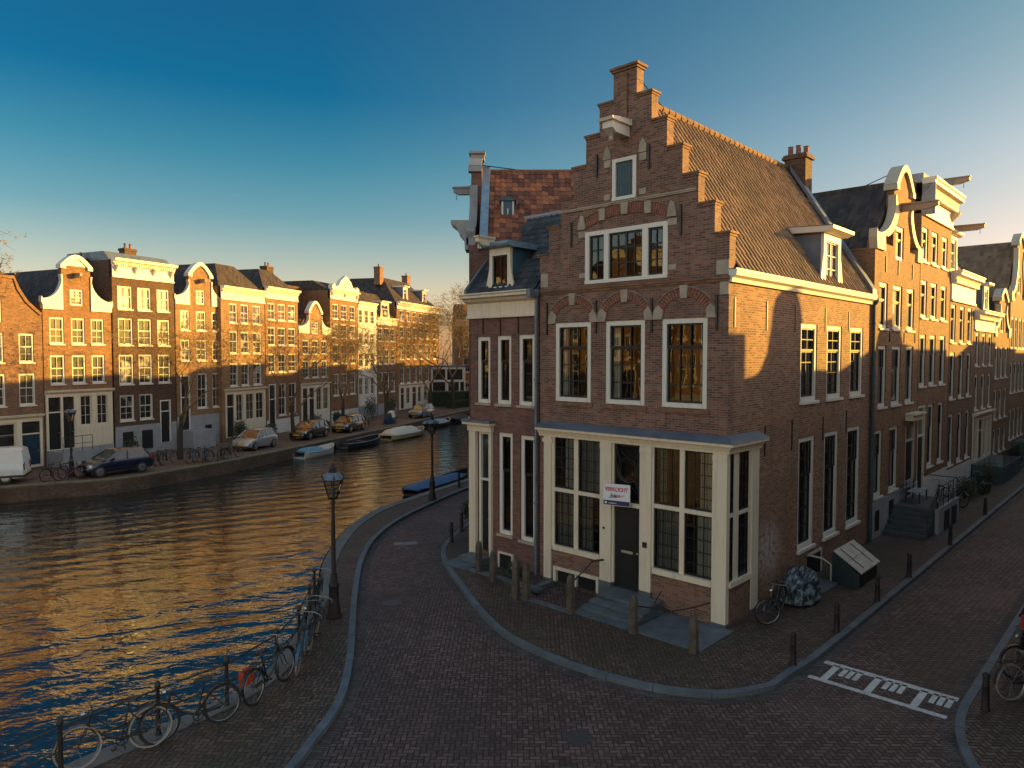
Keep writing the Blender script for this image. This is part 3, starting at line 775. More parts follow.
    if gable:
        k = gable['kind']
        if k == 'neck':
            xl, xr, zn, zp = gable['xl'], gable['xr'], gable['zn'], gable['top']; zs = gable['zs']; hc = gable.get('hc', zn-.5 if gable.get('slim') else zs+(zn-zs)*.72)
            for s_, xn, xo in ((-1, xl, .02), (1, xr, W-.02)):
                dx = xo-xn
                cur = [(xn+dx*(1-math.cos(math.pi/2*i/8)), hc-(hc-zs-.28)*math.sin(math.pi/2*i/8)) for i in range(9)]
                pts = [(xn-s_*.02, zs-.35), (xn-s_*.02, hc+.1), (xn+s_*.08, hc+.1)]+cur[1:]+[(xo+s_*.06, zs+.42), (xo+s_*.1, zs+.1), (xo, zs-.1), (xo, zs-.35)]
                if gable.get('slim'):
                    pts = [(xn-s_*.02, hc+.1), (xn+s_*.08, hc+.1)]+cur[1:]+[(xo+s_*.06, zs+.42), (xo+s_*.1, zs+.1), (xo, zs-.3), (xo-dx*.45, zs-.3), (xo-dx*.42, zs+.25)]+[(a-dx*.20, b_-.14) for a, b_ in reversed(cur[1:7])]
                MB().prism(pts, -.09, .2).build('gable_scroll', trim, t)
            arch = [(xr+.1+(xl-xr-.2)*i/12, zn+.02+(zp-zn)*math.sin(math.pi*i/12)) for i in range(0, 13)]
            mb = strip(MB(), arch, .26, -.12, .36, -1); mb.box(xl-.1, xl+.22, -.14, .36, zn-.2, zn+.0); mb.box(xr-.22, xr+.1, -.14, .36, zn-.2, zn)
            if not gable.get('slim'): mb.prism([(xl+.1, zn+.01)]+[(xl+.1+(xr-xl-.2)*i/10, zn+.02+(zp-zn-.2)*math.sin(math.pi*i/10)) for i in range(1, 10)]+[(xr-.1, zn+.01)], -.04, -.005) if gable.get('fill') else None
            mb.build('gable_pediment', trim, t)
        else:
            pts = outline[2:]
            strip(MB(), pts, .17, -.08, wall_t+.06, 1 if gable.get('flip') else -1).build('gable_coping', trim, t)
    if corn:
        zb, zt2, fz, out = corn[:4]
        cornice(t, 0, W, zb, zt2, out, frieze=fz, mat=trim, brackets=corn[4] if len(corn) > 4 else 4)
    rk = roof
    ro = None
    if rk:
        kind = rk[0]
        if kind == 'perp': ro = roof_solid('perp', .02, W-.02, wall_t+.01, D, rk[1], rk[2]).build('roof', rk[3] if len(rk) > 3 else 'tile_far', t)
        elif kind == 'par': ro = roof_solid('par', .02, W-.02, .15, D, rk[1], rk[2], rk[4] if len(rk) > 4 else 1.8, *(rk[5] if len(rk) > 5 else (False, False))).build('roof', rk[3] if len(rk) > 3 else 'tile_far', t)
    for c in chim: chimney(ro or t, *c)
    if hoist_z: hoist(t, W/2, hoist_z, .8)
    if anchors:
        mb = MB()
        for x, z0, z1 in anchors: mb.box(x-.02, x+.02, -.035, -.002, z0, z1)
        build_each(mb, 'wall_anchor', 'black_metal', t)
    return t
def grid(cols, rows, style=None):
    return [(a, b_, c, d)+((style,) if style else ()) for c, d in rows for a, b_ in cols]
# ------------------------------------------------------------------ the corner house with the stepped gable
HM = thing('corner_house', 'brown brick corner house with tall stepped gable, arched first floor windows and cream shopfront', 'canal house', CW, AM)
XL, XC = -6.15, -3.1
halves = [3.1, 2.7, 2.24, 1.78, 1.32, .85, .38]; tops = [9.8, 10.6, 11.4, 12.19, 12.99, 13.78, 14.6]
out = [(XL, 4.45), (0, 4.45), (0, 9.8)]
for i in range(1, 7): out += [(XC+halves[i], tops[i-1]), (XC+halves[i], tops[i])]
for i in range(6, 0, -1): out += [(XC-halves[i], tops[i]), (XC-halves[i], tops[i-1])]
out += [(XL, 9.8)]
FW1 = [(-5.54, -4.22, 5.43, 7.75), (-3.70, -2.41, 5.43, 7.75), (-1.88, -.57, 5.43, 7.75)]
ATT = (-4.42, -1.72, 8.83, 10.31); HAT = (-3.49, -2.71, 11.06, 12.20)
MB().wall(out, FW1+[ATT, HAT], 0, .32).build('facade', 'brick_main', HM)
# copings on each step
cp = MB(); prev = None
for s_ in (-1, 1):
    for i in range(6):
        a, b_ = XC+s_*halves[i+1], XC+s_*(halves[i]+.05)
        x0, x1 = (min(a, b_), max(a, b_))
        if s_ < 0: x1 -= .002
        else: x0 += .002
        cp.box(x0, x1, -.05, .40, tops[i]+.0, tops[i]+.055); cp.box(x0 if s_ > 0 else x0+.03, x1-.03 if s_ > 0 else x1, -.025, .36, tops[i]-.06, tops[i]-.001)
cp.box(XC-.46, XC+.46, -.09, .42, 14.601, 14.67).box(XC-.42, XC+.42, -.05, .38, 14.54, 14.599)
build_each(cp, 'step_coping', 'brick_brown', HM, step=2)
pk = MB(); pk.box(XC-.10, XC+.10, -.07, -.001, 12.95, 14.45); pk.prism([(XC-.10, 12.95), (XC, 12.75), (XC+.10, 12.95)], -.07, -.001); pk.build('peak_pilaster', 'brick_brown', HM)
# side, rear and party walls
SW = [(4.58, 5.88, 5.42, 7.73), (6.71, 8.03, 5.42, 7.73), (8.88, 10.19, 5.42, 7.73), (4.55, 5.80, .98, 4.33), (6.63, 7.88, .98, 4.33), (8.74, 10.05, .98, 4.33), (4.1, 4.95, -.3, .35)]
sw = MB().wall([(1.62, -.2), (11.0, -.2), (11.0, 8.9), (.322, 8.9), (.322, 4.45), (1.62, 4.45)], SW, 0, .3)
sw.build('side_wall', 'brick_side', HM, (0, 0, 0), math.pi/2)
MB().box(XL, XL+.25, .33, 11, -.2, 9.1).box(XL+.25, -.31, 10.75, 11, -.2, 8.9).wall([(XL, 8.9), (0, 8.9), (XC, 13.8)], [], 10.75, 11.0).build('rear_wall', 'brick_brown', HM)
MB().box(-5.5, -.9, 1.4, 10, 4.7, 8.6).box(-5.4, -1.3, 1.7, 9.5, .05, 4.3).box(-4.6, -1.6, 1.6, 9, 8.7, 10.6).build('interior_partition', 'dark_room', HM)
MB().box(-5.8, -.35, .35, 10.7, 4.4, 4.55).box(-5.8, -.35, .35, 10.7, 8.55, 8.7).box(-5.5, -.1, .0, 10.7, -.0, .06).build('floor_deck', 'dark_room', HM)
# arches
def arch(parent, cx, hi, ri, ho, ro, z0, n, skip=()):
    mb = MB()
    for i in range(n):
        if i in skip: continue
        q = []
        for t, hw, rs in ((i+.08, hi, ri), (i+.92, hi, ri), (i+.92, ho, ro), (i+.08, ho, ro)):
            a = math.pi*t/n; q.append((cx-hw*math.cos(a), z0+rs*math.sin(a)))
        mb.hexa([(p[0], -.03, p[1]) for p in q], [(p[0], .01, p[1]) for p in q])
    lb = strip(MB(), [(cx-(ho+.035)*math.cos(math.pi*i/30), z0+(ro+.035)*math.sin(math.pi*i/30)) for i in range(31)], .022, -.045, .004, 1)
    lb.build('arch_label', 'arch_edge', parent)
    k = len(mb.v)//2
    for part in (0, 1):
        m = MB(); m.v = mb.v[part*k:(part+1)*k]; nf = len(mb.f)//2
        m.f = [tuple(i-part*k for i in f) for f in mb.f[part*nf:(part+1)*nf]]; m.sm = [False]*nf; m.build('window_arch', 'voussoir', parent)
stn = MB()
for (a, b_, c, d) in FW1:
    cx = (a+b_)/2; arch(HM, cx, .66, .54, .88, .76, 7.77, 26, (12, 13))
    for s_ in (-1, 1):
        x = cx+s_*.78; stn.prism([(x-.13, 7.74), (x+.13, 7.74), (x+.13-.05*s_, 7.98), (x-.02*s_, 8.12), (x-.13-.02*s_, 7.96)], -.055, .004)
    stn.prism([(cx-.09, 8.26), (cx+.09, 8.26), (cx+.12, 8.60), (cx-.12, 8.60)], -.06, .004)
cx = (ATT[0]+ATT[1])/2
def seg(cx, hw, rise, z0, t):
    x = cx-hw+2*hw*t; return (x, z0+rise*(1-((x-cx)/hw)**2))
mb = MB(); n = 40
for i in range(n):
    t0, t1 = (i+.08)/n, (i+.92)/n
    q = [seg(cx, 1.42, .30, 10.38, t0), seg(cx, 1.42, .30, 10.38, t1), seg(cx, 1.52, .34, 10.62, t1), seg(cx, 1.52, .34, 10.62, t0)]
    if i in (0, 39, 9, 10, 19, 20, 29, 30): continue
    mb.hexa([(p[0], -.03, p[1]) for p in q], [(p[0], .01, p[1]) for p in q])
strip(MB(), [seg(cx, 1.55, .36, 10.65, i/24) for i in range(25)], .022, -.045, .004, 1).build('arch_label', 'arch_edge', HM)
mb.build('window_arch', 'voussoir', HM)
for x, z, w_ in ((-3.82, 10.60, .09), (-3.07, 10.68, .1), (-2.32, 10.60, .09)):
    stn.prism([(x-w_, z-.02), (x+w_, z-.02), (x+w_*1.2, z+.30), (x-w_*1.2, z+.30)], -.06, .004)
for s_ in (-1, 1):
    x = cx+s_*1.47; stn.prism([(x-.13, 10.40), (x+.13, 10.40), (x+.13, 10.52), (x+.06, 10.78), (x-.03, 10.82), (x-.11, 10.6)], -.06, .004)
    stn.box(x-.12, x+.14, -.022, .004, 10.18, 10.36); stn.box(x-.10, x+.14, -.02, .004, 9.02, 9.16)
    x = XC+s_*.58; stn.prism([(x-.13, 12.24), (x+.13, 12.24), (x+.12, 12.42), (x+.02, 12.62), (x-.08, 12.5)], -.03, .004); stn.box(x-.10, x+.12, -.02, .004, 12.02, 12.22); stn.box(x-.09, x+.11, -.02, .004, 11.12, 11.28)
for z in (8.84, ): stn.box(-.34, -.0-.002, -.015, .004, 8.8, 9.15); stn.box(XL+.05, XL+.32, -.015, .004, 8.85, 9.25)
stn.box(-.24, -.002, -.015, .004, 8.30, 8.62)
build_each(stn, 'stone_block', 'stone', HM)
MB().box(-5.30, -.92, -.06, -.001, 11.0, 11.035).box(-5.30, -.92, -.04, -.001, 10.96, 10.999).build('string_course', 'stone', HM)
MB().box(XL, .04, -.07, -.001, 8.69, 8.75).box(XL, .02, -.04, -.001, 8.63, 8.689).build('string_course', 'brick_brown', HM)
ws_ = MB().box(-5.62, -4.14, -.05, -.001, 5.30, 5.40).box(-3.78, -2.33, -.05, -.001, 5.30, 5.40).box(-1.96, -.49, -.05, -.001, 5.30, 5.40).box(-4.5, -1.64, -.03, -.001, 8.76, 8.82)
build_each(ws_, 'window_sill', 'brick_brown', HM)
# windows
c3 = [[(.0, .28, 'curtain'), (.3, .45, 'curtain_dim')], [(.08, .3, 'curtain')], [(.80, 1., 'curtain'), (.0, .15, 'curtain_dim')]]
for w_, c in zip(FW1, c3): window(HM, *w_, 'near', near=True, cur=c)
for a, b_, st in ((-4.42, -3.60, 'attic3'), (-2.44, -1.72, 'attic3')): pass
fr = MB()
for a, b_ in ((ATT[0], ATT[0]+.14), (-3.76, -3.60), (-2.50, -2.32), (ATT[1]-.14, ATT[1])): fr.box(a, b_, -.03, .12, ATT[2]+.1, ATT[3]-.12)
fr.box(ATT[0], ATT[1], -.05, .12, ATT[2], ATT[2]+.1); fr.box(ATT[0], ATT[1], -.03, .12, ATT[3]-.12, ATT[3])
fo = fr.build('attic_window_frame', 'white', HM)
for a, b_, nx in ((-4.28, -3.76, 2), (-3.60, -2.50, 4), (-2.32, -1.86, 2)):
    z0, z1 = ATT[2]+.1, ATT[3]-.12; s_ = MB()
    s_.box(a, a+.05, .03, .08, z0, z1).box(b_-.05, b_, .03, .08, z0, z1).box(a+.05, b_-.05, .03, .08, z0, z0+.05).box(a+.05, b_-.05, .03, .08, z1-.05, z1)
    for i in range(1, nx):
        x = a+(b_-a)*i/nx; t = .035 if (nx == 4 and i == 2) else .018; s_.box(x-t, x+t, .034, .076, z0+.05, z1-.05)
    for j in (1, 2): z = z0+(z1-z0)*j/3; s_.box(a+.05, b_-.05, .038, .072, z-.019, z+.019)
    s_.build('sash', 'dark_paint', fo)
    MB().quad((a+.02, .06, z0+.02), (b_-.02, .06, z0+.02), (b_-.02, .06, z1-.02), (a+.02, .06, z1-.02)).build('pane', 'glass', fo, recalc=False)
a, b_, z0, z1 = HAT
fo = MB().box(a, a+.11, -.03, .1, z0+.09, z1-.1).box(b_-.11, b_, -.03, .1, z0+.09, z1-.1).box(a, b_, -.03, .1, z1-.1, z1).box(a, b_, -.05, .1, z0, z0+.09).build('hatch_frame', 'white', HM)
s_ = MB()
for i in range(6): w_ = (b_-a-.22)/6; s_.box(a+.11+w_*i+.004, a+.11+w_*(i+1)-.004, .02, .06, z0+.09, z1-.1)
s_.build('hatch_door', 'teal_paint', HM)
near_cur = [[(0, .95, 'curtain')], [(0, 1, 'curtain')], [(0, .9, 'curtain')], [(0, .5, 'curtain_dim')], [(.5, 1, 'curtain_dim')], [(0, .4, 'curtain_dim')]]
for w_, c in zip(SW[:6], near_cur): window(HM, *w_, 'side', side=True, near=True, cur=c)
mb = MB()
for w_ in SW[:6]: mb.box(.0, .08, w_[0]-.05, w_[1]+.05, w_[2]-.09, w_[2]-.002)
build_each(mb, 'window_sill', 'white', HM)
bw = MB(); bw.box(-.04, .03, 4.1, 4.16, -.05, .35).box(-.04, .03, 4.89, 4.95, -.05, .35).box(-.04, .03, 4.1, 4.95, .351, .40); bw.build('basement_window', 'white', HM)
MB().quad((-.06, 4.16, -.2), (-.06, 4.89, -.2), (-.06, 4.89, .35), (-.06, 4.16, .35)).build('basement_pane', 'pane_dark', HM, recalc=False)
# anchors
mb = MB()
for x, z0, z1 in ((-4.02, 11.8, 12.45), (-2.31, 11.75, 12.4), (-4.93, 9.95, 10.67), (-1.34, 9.88, 10.68), (-5.86, 7.4, 8.38), (-4.03, 7.42, 8.35), (-2.19, 7.43, 8.31), (-.31, 7.42, 8.31)):
    mb.box(x-.025, x+.025, -.05, -.001, z0, z1)
for y, z0, z1 in ((.31, 7.5, 8.23), (2.2, 7.46, 8.24), (4.14, 7.45, 8.23), (6.53, 7.54, 8.27), (8.67, 7.6, 8.24), (2.19, 4.07, 4.89), (4.02, 4.05, 4.93), (6.47, 4.12, 4.87), (8.6, 4.2, 4.93)):
    mb.box(.001, .022, y-.028, y+.028, z0, z1)
build_each(mb, 'wall_anchor', 'black_metal', HM)
# hoist beam
h_ = MB().prism([(-.002, 12.72), (-.62, 12.72), (-.80, 12.82), (-.80, 13.0), (-.002, 13.0)], XC-.16, XC+.16, 'x').prism([(-.002, 13.001), (-.88, 13.001), (-.92, 13.07), (-.60, 13.12), (-.002, 13.16)], XC-.24, XC+.24, 'x').build('hoist_beam', 'white', HM)
MB().lathe([(.03, 0), (.07, .06), (.05, .14), (.09, .2)], 8, (XC-.02, -.62, 12.50)).build('pulley', 'stone', h_)
MB().tube([(XC+.3, .3, 14.3), (XC+.02, 2.1, 13.95)], .022, 5).build('stay_rod', 'black_metal', HM)
# side cornice
prof = [(0, 8.60), (.08, 8.60), (.10, 8.70), (.20, 8.76), (.22, 8.90), (0, 8.90)]
MB().prism(prof, -.02, 11.0, 'y').build('side_cornice', 'white', HM)
MB().box(.001, .20, -.02, 11.0, 8.901, 8.93).build('gutter', 'lead', HM)
# roof
up = (-3.2, 0, 5.02)
rt = tiled((.10, .34, 8.93), (0, 1, 0), up, 10.5, 5.93, .25, .30).build('roof', 'tile_brown', HM, recalc=False)
MB().quad((.05, .33, 8.86), (.05, 10.98, 8.86), (XC, 10.98, 13.86), (XC, .33, 13.86)).quad((XL-.1, .33, 8.86), (XC, .33, 13.86), (XC, 10.98, 13.86), (XL-.1, 10.98, 8.86)).build('roof_underlay', 'tile_black', HM, recalc=False)
tiled((XL-.1, 10.98, 8.93), (0, -1, 0), (3.2, 0, 5.02), 10.5, 5.93, .25, .30).build('roof', 'tile_brown', HM, recalc=False)
rg = MB(); y = .4
while y < 10.7: rg.tube([(XC, y, 13.93), (XC, y+.36, 13.95)], [.13, .11], 8); y += .35
rg.build('ridge_tiles', 'brick_brown', HM)
vg = MB(); A = Vector((.16, 10.62, 8.93)); B = Vector((XC+.25, 10.62, 13.78))
vg.hexa([A, A+Vector((0, .42, 0)), B+Vector((0, .42, 0)), B], [A+Vector((.0, 0, .2)), A+Vector((0, .42, .2)), B+Vector((0, .42, .2)), B+Vector((0, 0, .2))])
vg.build('verge_flashing', 'lead', HM)
ch = MB().box(-3.12, -2.32, 10.75, 11.40, 12.6, 14.22).box(-3.20, -2.24, 10.67, 11.48, 14.22, 14.32).box(-3.16, -2.28, 10.71, 11.44, 14.321, 14.40).build('chimney', 'brick_dark', HM)
for i, (dx, dy, hh) in enumerate(((-.25, -.12, .32), (.0, .0, .36), (.25, .1, .30))): MB().lathe([(.12, 0), (.10, .04), (.09, hh), (.115, hh+.02), (.06, hh+.03)], 10, (-2.72+dx, 11.07+dy, 14.40)).build('chimney_pot', 'brick_red', ch)
# roof dormer on the side slope, facing the side street (x = -.3)
D1 = MB().wall(rect(6.40, 7.88, 8.96, 10.62), [(6.52, 7.76, 9.04, 10.44)], 0, .1)
for s_, a in ((-1, 6.36), (1, 7.91)): D1.prism([(a, 8.97), (a+s_*.12, 8.99), (a+s_*.17, 9.2), (a+s_*.1, 9.5), (a, 9.9)], 0, .05)
dm = D1.build('dormer', 'white', HM, (-.03, 0, 0), math.pi/2)
window(dm, 6.52, 7.76, 9.04, 10.44, 'dorm3', near=True, cur=[(0, .9, 'curtain')])
ck = MB()
for yy in (6.37, 7.83): ck.prism([(.101, 8.98), (.101, 10.6), (1.25, 10.6)], yy, yy+.07, 'x')
build_each(ck, 'cheek', 'lead', dm)
# ck is written in dormer frame: x=along wall, y=inwards
dr = MB().prism([(-.12, 10.60), (-.34, 10.68), (-.34, 10.76), (1.3, 10.86), (1.3, 10.66), (-.02, 10.60)], 6.18, 8.10, 'x').build('dormer_roof', 'white', dm)
MB().prism([(-.345, 10.765), (1.31, 10.865), (1.31, 10.885), (-.345, 10.785)], 6.17, 8.11, 'x').build('dormer_lead', 'lead', dm)
# drainpipes
def pipe(parent, x, y, z0, z1, mat='lead', r=.05):
    mb = MB().tube([(x, y, z0), (x, y, z1)], r, 8)
    for k in range(int((z1-z0)/1.9)+1): mb.tube([(x, y, z0+.3+k*1.9), (x, y, z0+.38+k*1.9)], r*1.35, 8)
    mb.lathe([(r, 0), (r*2.4, .12), (r*2.4, .26)], 8, (x, y, z1-.02))
    return mb.build('drainpipe', mat, parent)
pipe(HM, .10, 11.06, 0, 8.6, 'teal_paint', .06); pipe(HM, -6.22, -.10, 0, 8.55, 'lead', .05)

# ---- shopfront (ground floor bay)
def Lsh(o, y1=1.70, x0=-6.02): return [(x0, -.15-o), (.10+o, -.15-o), (.10+o, y1), (.001, y1), (.001, -.001), (x0, -.001)]
bay = MB()
for z0, z1, o in ((4.36, 4.45, .05), (4.451, 4.50, .10), (4.501, 4.56, .13), (4.561, 4.63, .24)): bay.slab(Lsh(o), [], z0, z1); bay.sheet(Lsh(o), [], z0)
def post(x0, x1, z0, z1, y0=-.19, y1=-.02): bay.box(x0, x1, y0, y1, z0, z1)
post(-5.83, -5.55, .06, 4.36); post(-3.74, -3.36, .42, 4.36); post(-2.40, -2.06, .42, 4.36); post(-.29, .10, .10, 4.36, -.19, -.02)
for x in (-5.69, -3.55, -2.23, -.10): bay.box(x-.19, x+.19, -.205, -.191, 4.18, 4.3)
bay.box(-5.55, -5.44, -.15, -.03, .97, 4.359).box(-3.36, -3.30, -.13, -.03, .42, 4.359).box(-2.46, -2.40, -.13, -.03, .42, 4.359)
bay.box(-4.70, -4.55, -.15, -.03, 1.12, 4.359).box(-1.23, -1.09, -.15, -.03, 1.12, 4.359).box(-2.06, -2.0, -.15, -.03, 1.12, 4.359)
for a, b_ in ((-5.44, -3.74), (-2.0, -.29)):
    bay.box(a-.0, b_, -.145, -.04, 2.73, 2.84); bay.box(a-.0, b_, -.22, -.03, .97, 1.12)
bay.box(-3.30, -2.46, -.12, -.02, 2.62, 2.74)
# side return of the bay (faces +x)
bay.box(.0, .07, .27, .53, 1.12, 4.359).box(.0, .07, 1.12, 1.25, 1.12, 4.359).box(.0, .10, 1.25, 1.65, .12, 4.36).box(.0, .065, -.02, 1.12, 2.74, 2.84).box(.0, .15, -.02, 1.25, .99, 1.12)
BY = bay.build('shopfront', 'cream', HM)
mb = MB()
for i in range(4): pass
P0, P1 = Lsh(.26, 1.72, -6.04), Lsh(.0, 1.70, -6.02)
mb.add([(p[0], p[1], 4.632) for p in P0]+[(min(p[0], .02) if i in (1, 2) else p[0], max(p[1], -.02) if i in (0, 1) else p[1], 4.80) for i, p in enumerate(P0)], [(0, 1, 7, 6), (1, 2, 8, 7), (2, 3, 9, 8), (5, 0, 6, 11), (0, 1, 2, 3, 4, 5)])
mb.build('shopfront_lead_roof', 'lead', HM)
br = MB().wall(rect(-5.53, -3.75, .0, .968), [(-5.44, -3.86, .0001-.0, .38)] if False else [], -.13, -.02) if False else MB()
br.box(-5.53, -3.75, -.13, -.02, .46, .968).box(-5.53, -5.47, -.13, -.02, -1.2, .46).box(-3.78, -3.42, -.13, -.02, -1.2, .46) if True else None
br.box(-2.06, -.29, -.13, -.02, 0, .968).box(.0, .07, -.02, 1.25, 0, .988).box(-6.15, -5.84, -.0, .3, 0, 4.449).box(-.0, .02, 1.62, 1.66, 0, 4.3)
build_each(br, 'shopfront_brick', 'brick_main', HM)
pb_ = MB().box(-5.84, -5.54, -.21, -.02, -.1, .06).box(-3.76, -3.34, -.21, -.02, -.1, .42).box(-2.42, -2.04, -.21, -.02, -.1, .42).box(-.31, .12, -.21, .02, -.1, .10).box(.0, .12, 1.23, 1.67, -.1, .12).box(-3.34, -2.42, -.2, .3, -.1, .30)
build_each(pb_, 'post_base', 'bluestone', HM)
MB().box(-5.47, -5.37, -.17, -.03, -1.2, .36).box(-3.88, -3.78, -.17, -.03, -1.2, .36).box(-5.47, -3.78, -.17, -.03, .361, .459).box(-4.66, -4.60, -.15, -.04, -1.2, .36).build('basement_frame', 'cream', HM)
MB().box(-5.37, -3.88, -.06, -.03, -1.2, .36).build('basement_door', 'dark_paint', HM)
def leaded(x0, x1, z0, z1, nx, ny, side=False, cur=None):
    w, h = x1-x0, z1-z0; s_ = MB(); t = .010
    s_.box(0, .03, 0, .04, 0, h).box(w-.03, w, 0, .04, 0, h).box(.03, w-.03, 0, .04, 0, .05).box(.03, w-.03, 0, .04, h-.04, h)
    for i in range(1, nx): s_.box(w*i/nx-t, w*i/nx+t, .006, .03, .05, h-.04)
    for j in range(1, ny): s_.box(.03, w-.03, .009, .027, h*j/ny-t, h*j/ny+t)
    o = s_.build('window', 'dark_paint', HM, (.05, x0, z0) if side else (x0, -.11, z0), math.pi/2 if side else 0)
    MB().quad((.02, .02, .02), (w-.02, .02, .02), (w-.02, .02, h-.02), (.02, .02, h-.02)).build('pane', 'glass', o, recalc=False)
    for a, b_, m_ in (cur or []):
        n = max(4, int((b_-a)*w/.04)); mb = MB(); ph = wr.uniform(0, 6)
        for i in range(n):
            xa, xb = w*(a+(b_-a)*i/n), w*(a+(b_-a)*(i+1)/n); ya, yb = .16+.02*math.sin(i*1.9+ph), .16+.02*math.sin((i+1)*1.9+ph)
            mb.quad((xa, ya, .0), (xb, yb, .0), (xb, yb, h), (xa, ya, h))
        mb.build('curtain', m_, o, recalc=False)
cd, cc = 'curtain_dim', 'curtain'
for a, b_, cu, cl in ((-5.44, -4.70, [(.35, .8, cc)], [(0, 1, cd)]), (-4.55, -3.76, [(0, 1, cd)], [(.0, .5, cd)]), (-2.0, -1.23, [(.1, .35, cd)], [(0, 1, cd)]), (-1.09, -.29, [(.45, 1, cc)], [(.35, 1, cc)])):
    leaded(a, b_, 2.84, 4.36, 3, 5, cur=cu); leaded(a, b_, 1.12, 2.73, 3, 5, cur=cl)
for a, b_, nx in ((-.02, .27, 2), (.53, 1.12, 3)):
    leaded(a, b_, 2.84, 4.36, nx, 5, True, [(0, 1, cd)]); leaded(a, b_, 1.12, 2.74, nx, 5, True, [(0, .6, cd)])
# door, fanlight with leaded ring
dd = door(HM, -3.30, -2.46, .32, 2.62, 'dark_paint', -.06)
MB().box(.25, .62, -.05, -.03, 1.0, 1.07).build('letter_plate', 'stone', dd)
fl = MB().box(-3.30, -2.46, -.09, -.05, 2.74, 2.80).box(-3.30, -3.25, -.09, -.05, 2.80, 4.3).box(-2.51, -2.46, -.09, -.05, 2.80, 4.3).box(-3.30, -2.46, -.09, -.05, 4.30, 4.36)
fl.ring((-2.88, -.08, 3.62), .33, .018, 'y', 28, 5).ring((-2.88, -.08, 3.62), .27, .01, 'y', 28, 5)
for sx_, sz_ in ((-1, 1), (1, 1), (-1, -1), (1, -1)): fl.tube([(-2.88+sx_*.23, -.08, 3.62+sz_*.23), (-2.88+sx_*.40, -.08, 3.62+sz_*.68)], .012, 4); fl.tube([(-2.88+sx_*.0, -.08, 3.62+sz_*.33), (-2.88+sx_*.40, -.08, 3.62+sz_*.68)], .01, 4)
fo = fl.build('fanlight', 'black_metal', HM)
MB().quad((-3.28, -.07, 2.76), (-2.48, -.07, 2.76), (-2.48, -.07, 4.34), (-3.28, -.07, 4.34)).build('pane', 'glass', fo, recalc=False)
MB().box(-2.30, -2.18, -.225, -.19, 1.62, 1.76).box(-3.62, -3.56, -.21, -.19, 1.9, 1.96).build('doorbell', 'rust_metal', HM)
# steps
st = MB()
for i, (y, z) in enumerate(((-.85, .30), (-1.20, .20), (-1.55, .10), (-1.88, .02))):
    st.box(-3.30-.03*i, -1.66+.03*i, y, -.21, z-.09, z); st.box(-3.27-.03*i, -1.69+.03*i, y+.03, -.21, z-.18, z-.091)
st.build('front_steps', 'bluestone', HM)
sl_ = MB().box(-1.52, .34, -1.88, -.21, -.05, .035).box(-5.55, -5.37, -1.95, -.21, -.05, .03).box(-5.55, -3.42, -2.0, -1.81, -.05, .04)
build_each(sl_, 'stone_slab', 'bluestone', HM)
MB().box(-5.36, -3.42, -1.80, -1.79, -1.3, -.01).box(-5.36, -5.35, -1.79, -.17, -1.3, -.01).box(-3.43, -3.42, -1.79, -.17, -1.3, -.01).box(-5.36, -3.42, -1.79, -.14, -1.3, -1.25).box(-5.0, -4.2, -.8, -.2, -1.25, -.8).box(-5.0, -4.2, -1.3, -.8, -1.25, -1.02).build('basement_area', 'bluestone', HM)
# spout stay / iron bracket by the door
mb = MB().tube([(-3.78, -.21, .98), (-3.78, -.5, .98), (-3.80, -.62, .9), (-4.0, -.8, .62), (-4.28, -1.0, .25), (-4.28, -1.0, .02)], .022, 6).tube([(-3.60, -.21, 1.02), (-3.60, -.42, 1.04)], .03, 6)
mb.build('iron_bracket', 'black_metal', HM)
mb = MB().tube([(-.30, -.21, .58), (-.55, -.6, .50), (-.9, -1.0, .42), (-1.3, -1.3, .48), (-1.4, -1.75, .62)], .018, 5).tube([(-1.7, -.22, .55), (-1.5, -.9, .45), (-1.0, -1.0, .43)], .014, 5)
mb.build('chain_rail', 'rust_metal', HM)

# ---- sale sign on the shopfront
sg = thing('sale_sign', 'white sold sign with red letters over the dark front door', 'sign', w2(-3.42, -.46, 2.66), AM+R(14))
MB().box(0, .78, -.012, .012, 0, .60).build('board', 'sign_white', sg)
MB().box(.01, .77, -.015, -.0125, .012, .14).build('band', 'sign_navy', sg)
MB().lathe([(.0, 0), (.035, .0), (.035, .004), (0, .004)], 12).build('emblem', 'sign_white', sg, (.08, -.0155, .075)).rotation_euler = (R(90), 0, 0)
def text(parent, s_, size, loc, mat, name='lettering', rot=(R(90), 0, 0), sx=1., shear=0., bold=0.):
    cu = bpy.data.curves.new('t', 'FONT'); cu.body = s_; cu.size = size; cu.extrude = .002; cu.shear = shear; cu.offset = bold; cu.space_character = .95
    to = bpy.data.objects.new('t', cu); COL.objects.link(to); bpy.context.view_layer.update()
    me = bpy.data.meshes.new_from_object(to.evaluated_get(bpy.context.evaluated_depsgraph_get())); bpy.data.objects.remove(to)
    me.materials.clear(); me.materials.append(M[mat]); me.name = name
    o = place(name, me, parent, loc, rot=rot); o.scale = (sx, 1, 1); return o
text(sg, 'VERKOCHT', .155, (.05, -.015, .40), 'sign_red', sx=.86, bold=.004)
text(sg, 'Solaro', .13, (.20, -.015, .24), 'sign_navy', sx=.9, shear=.3, bold=.003)
MB().tube([(.16, -.014, .21), (.4, -.014, .235), (.62, -.014, .30)], .007, 4).build('flourish', 'sign_red', sg)
text(sg, 'makelaars', .07, (.15, -.0165, .05), 'sign_white', sx=.9)
MB().tube([(.05, .012, .3), (.05, .25, .3)], .015, 6).tube([(.05, .012, .5), (.05, .25, .5)], .015, 6).build('bracket', 'black_metal', sg)

M['blue_cheek'] = plain('blue_cheek', (.05, .11, .15), .5, var=.2)
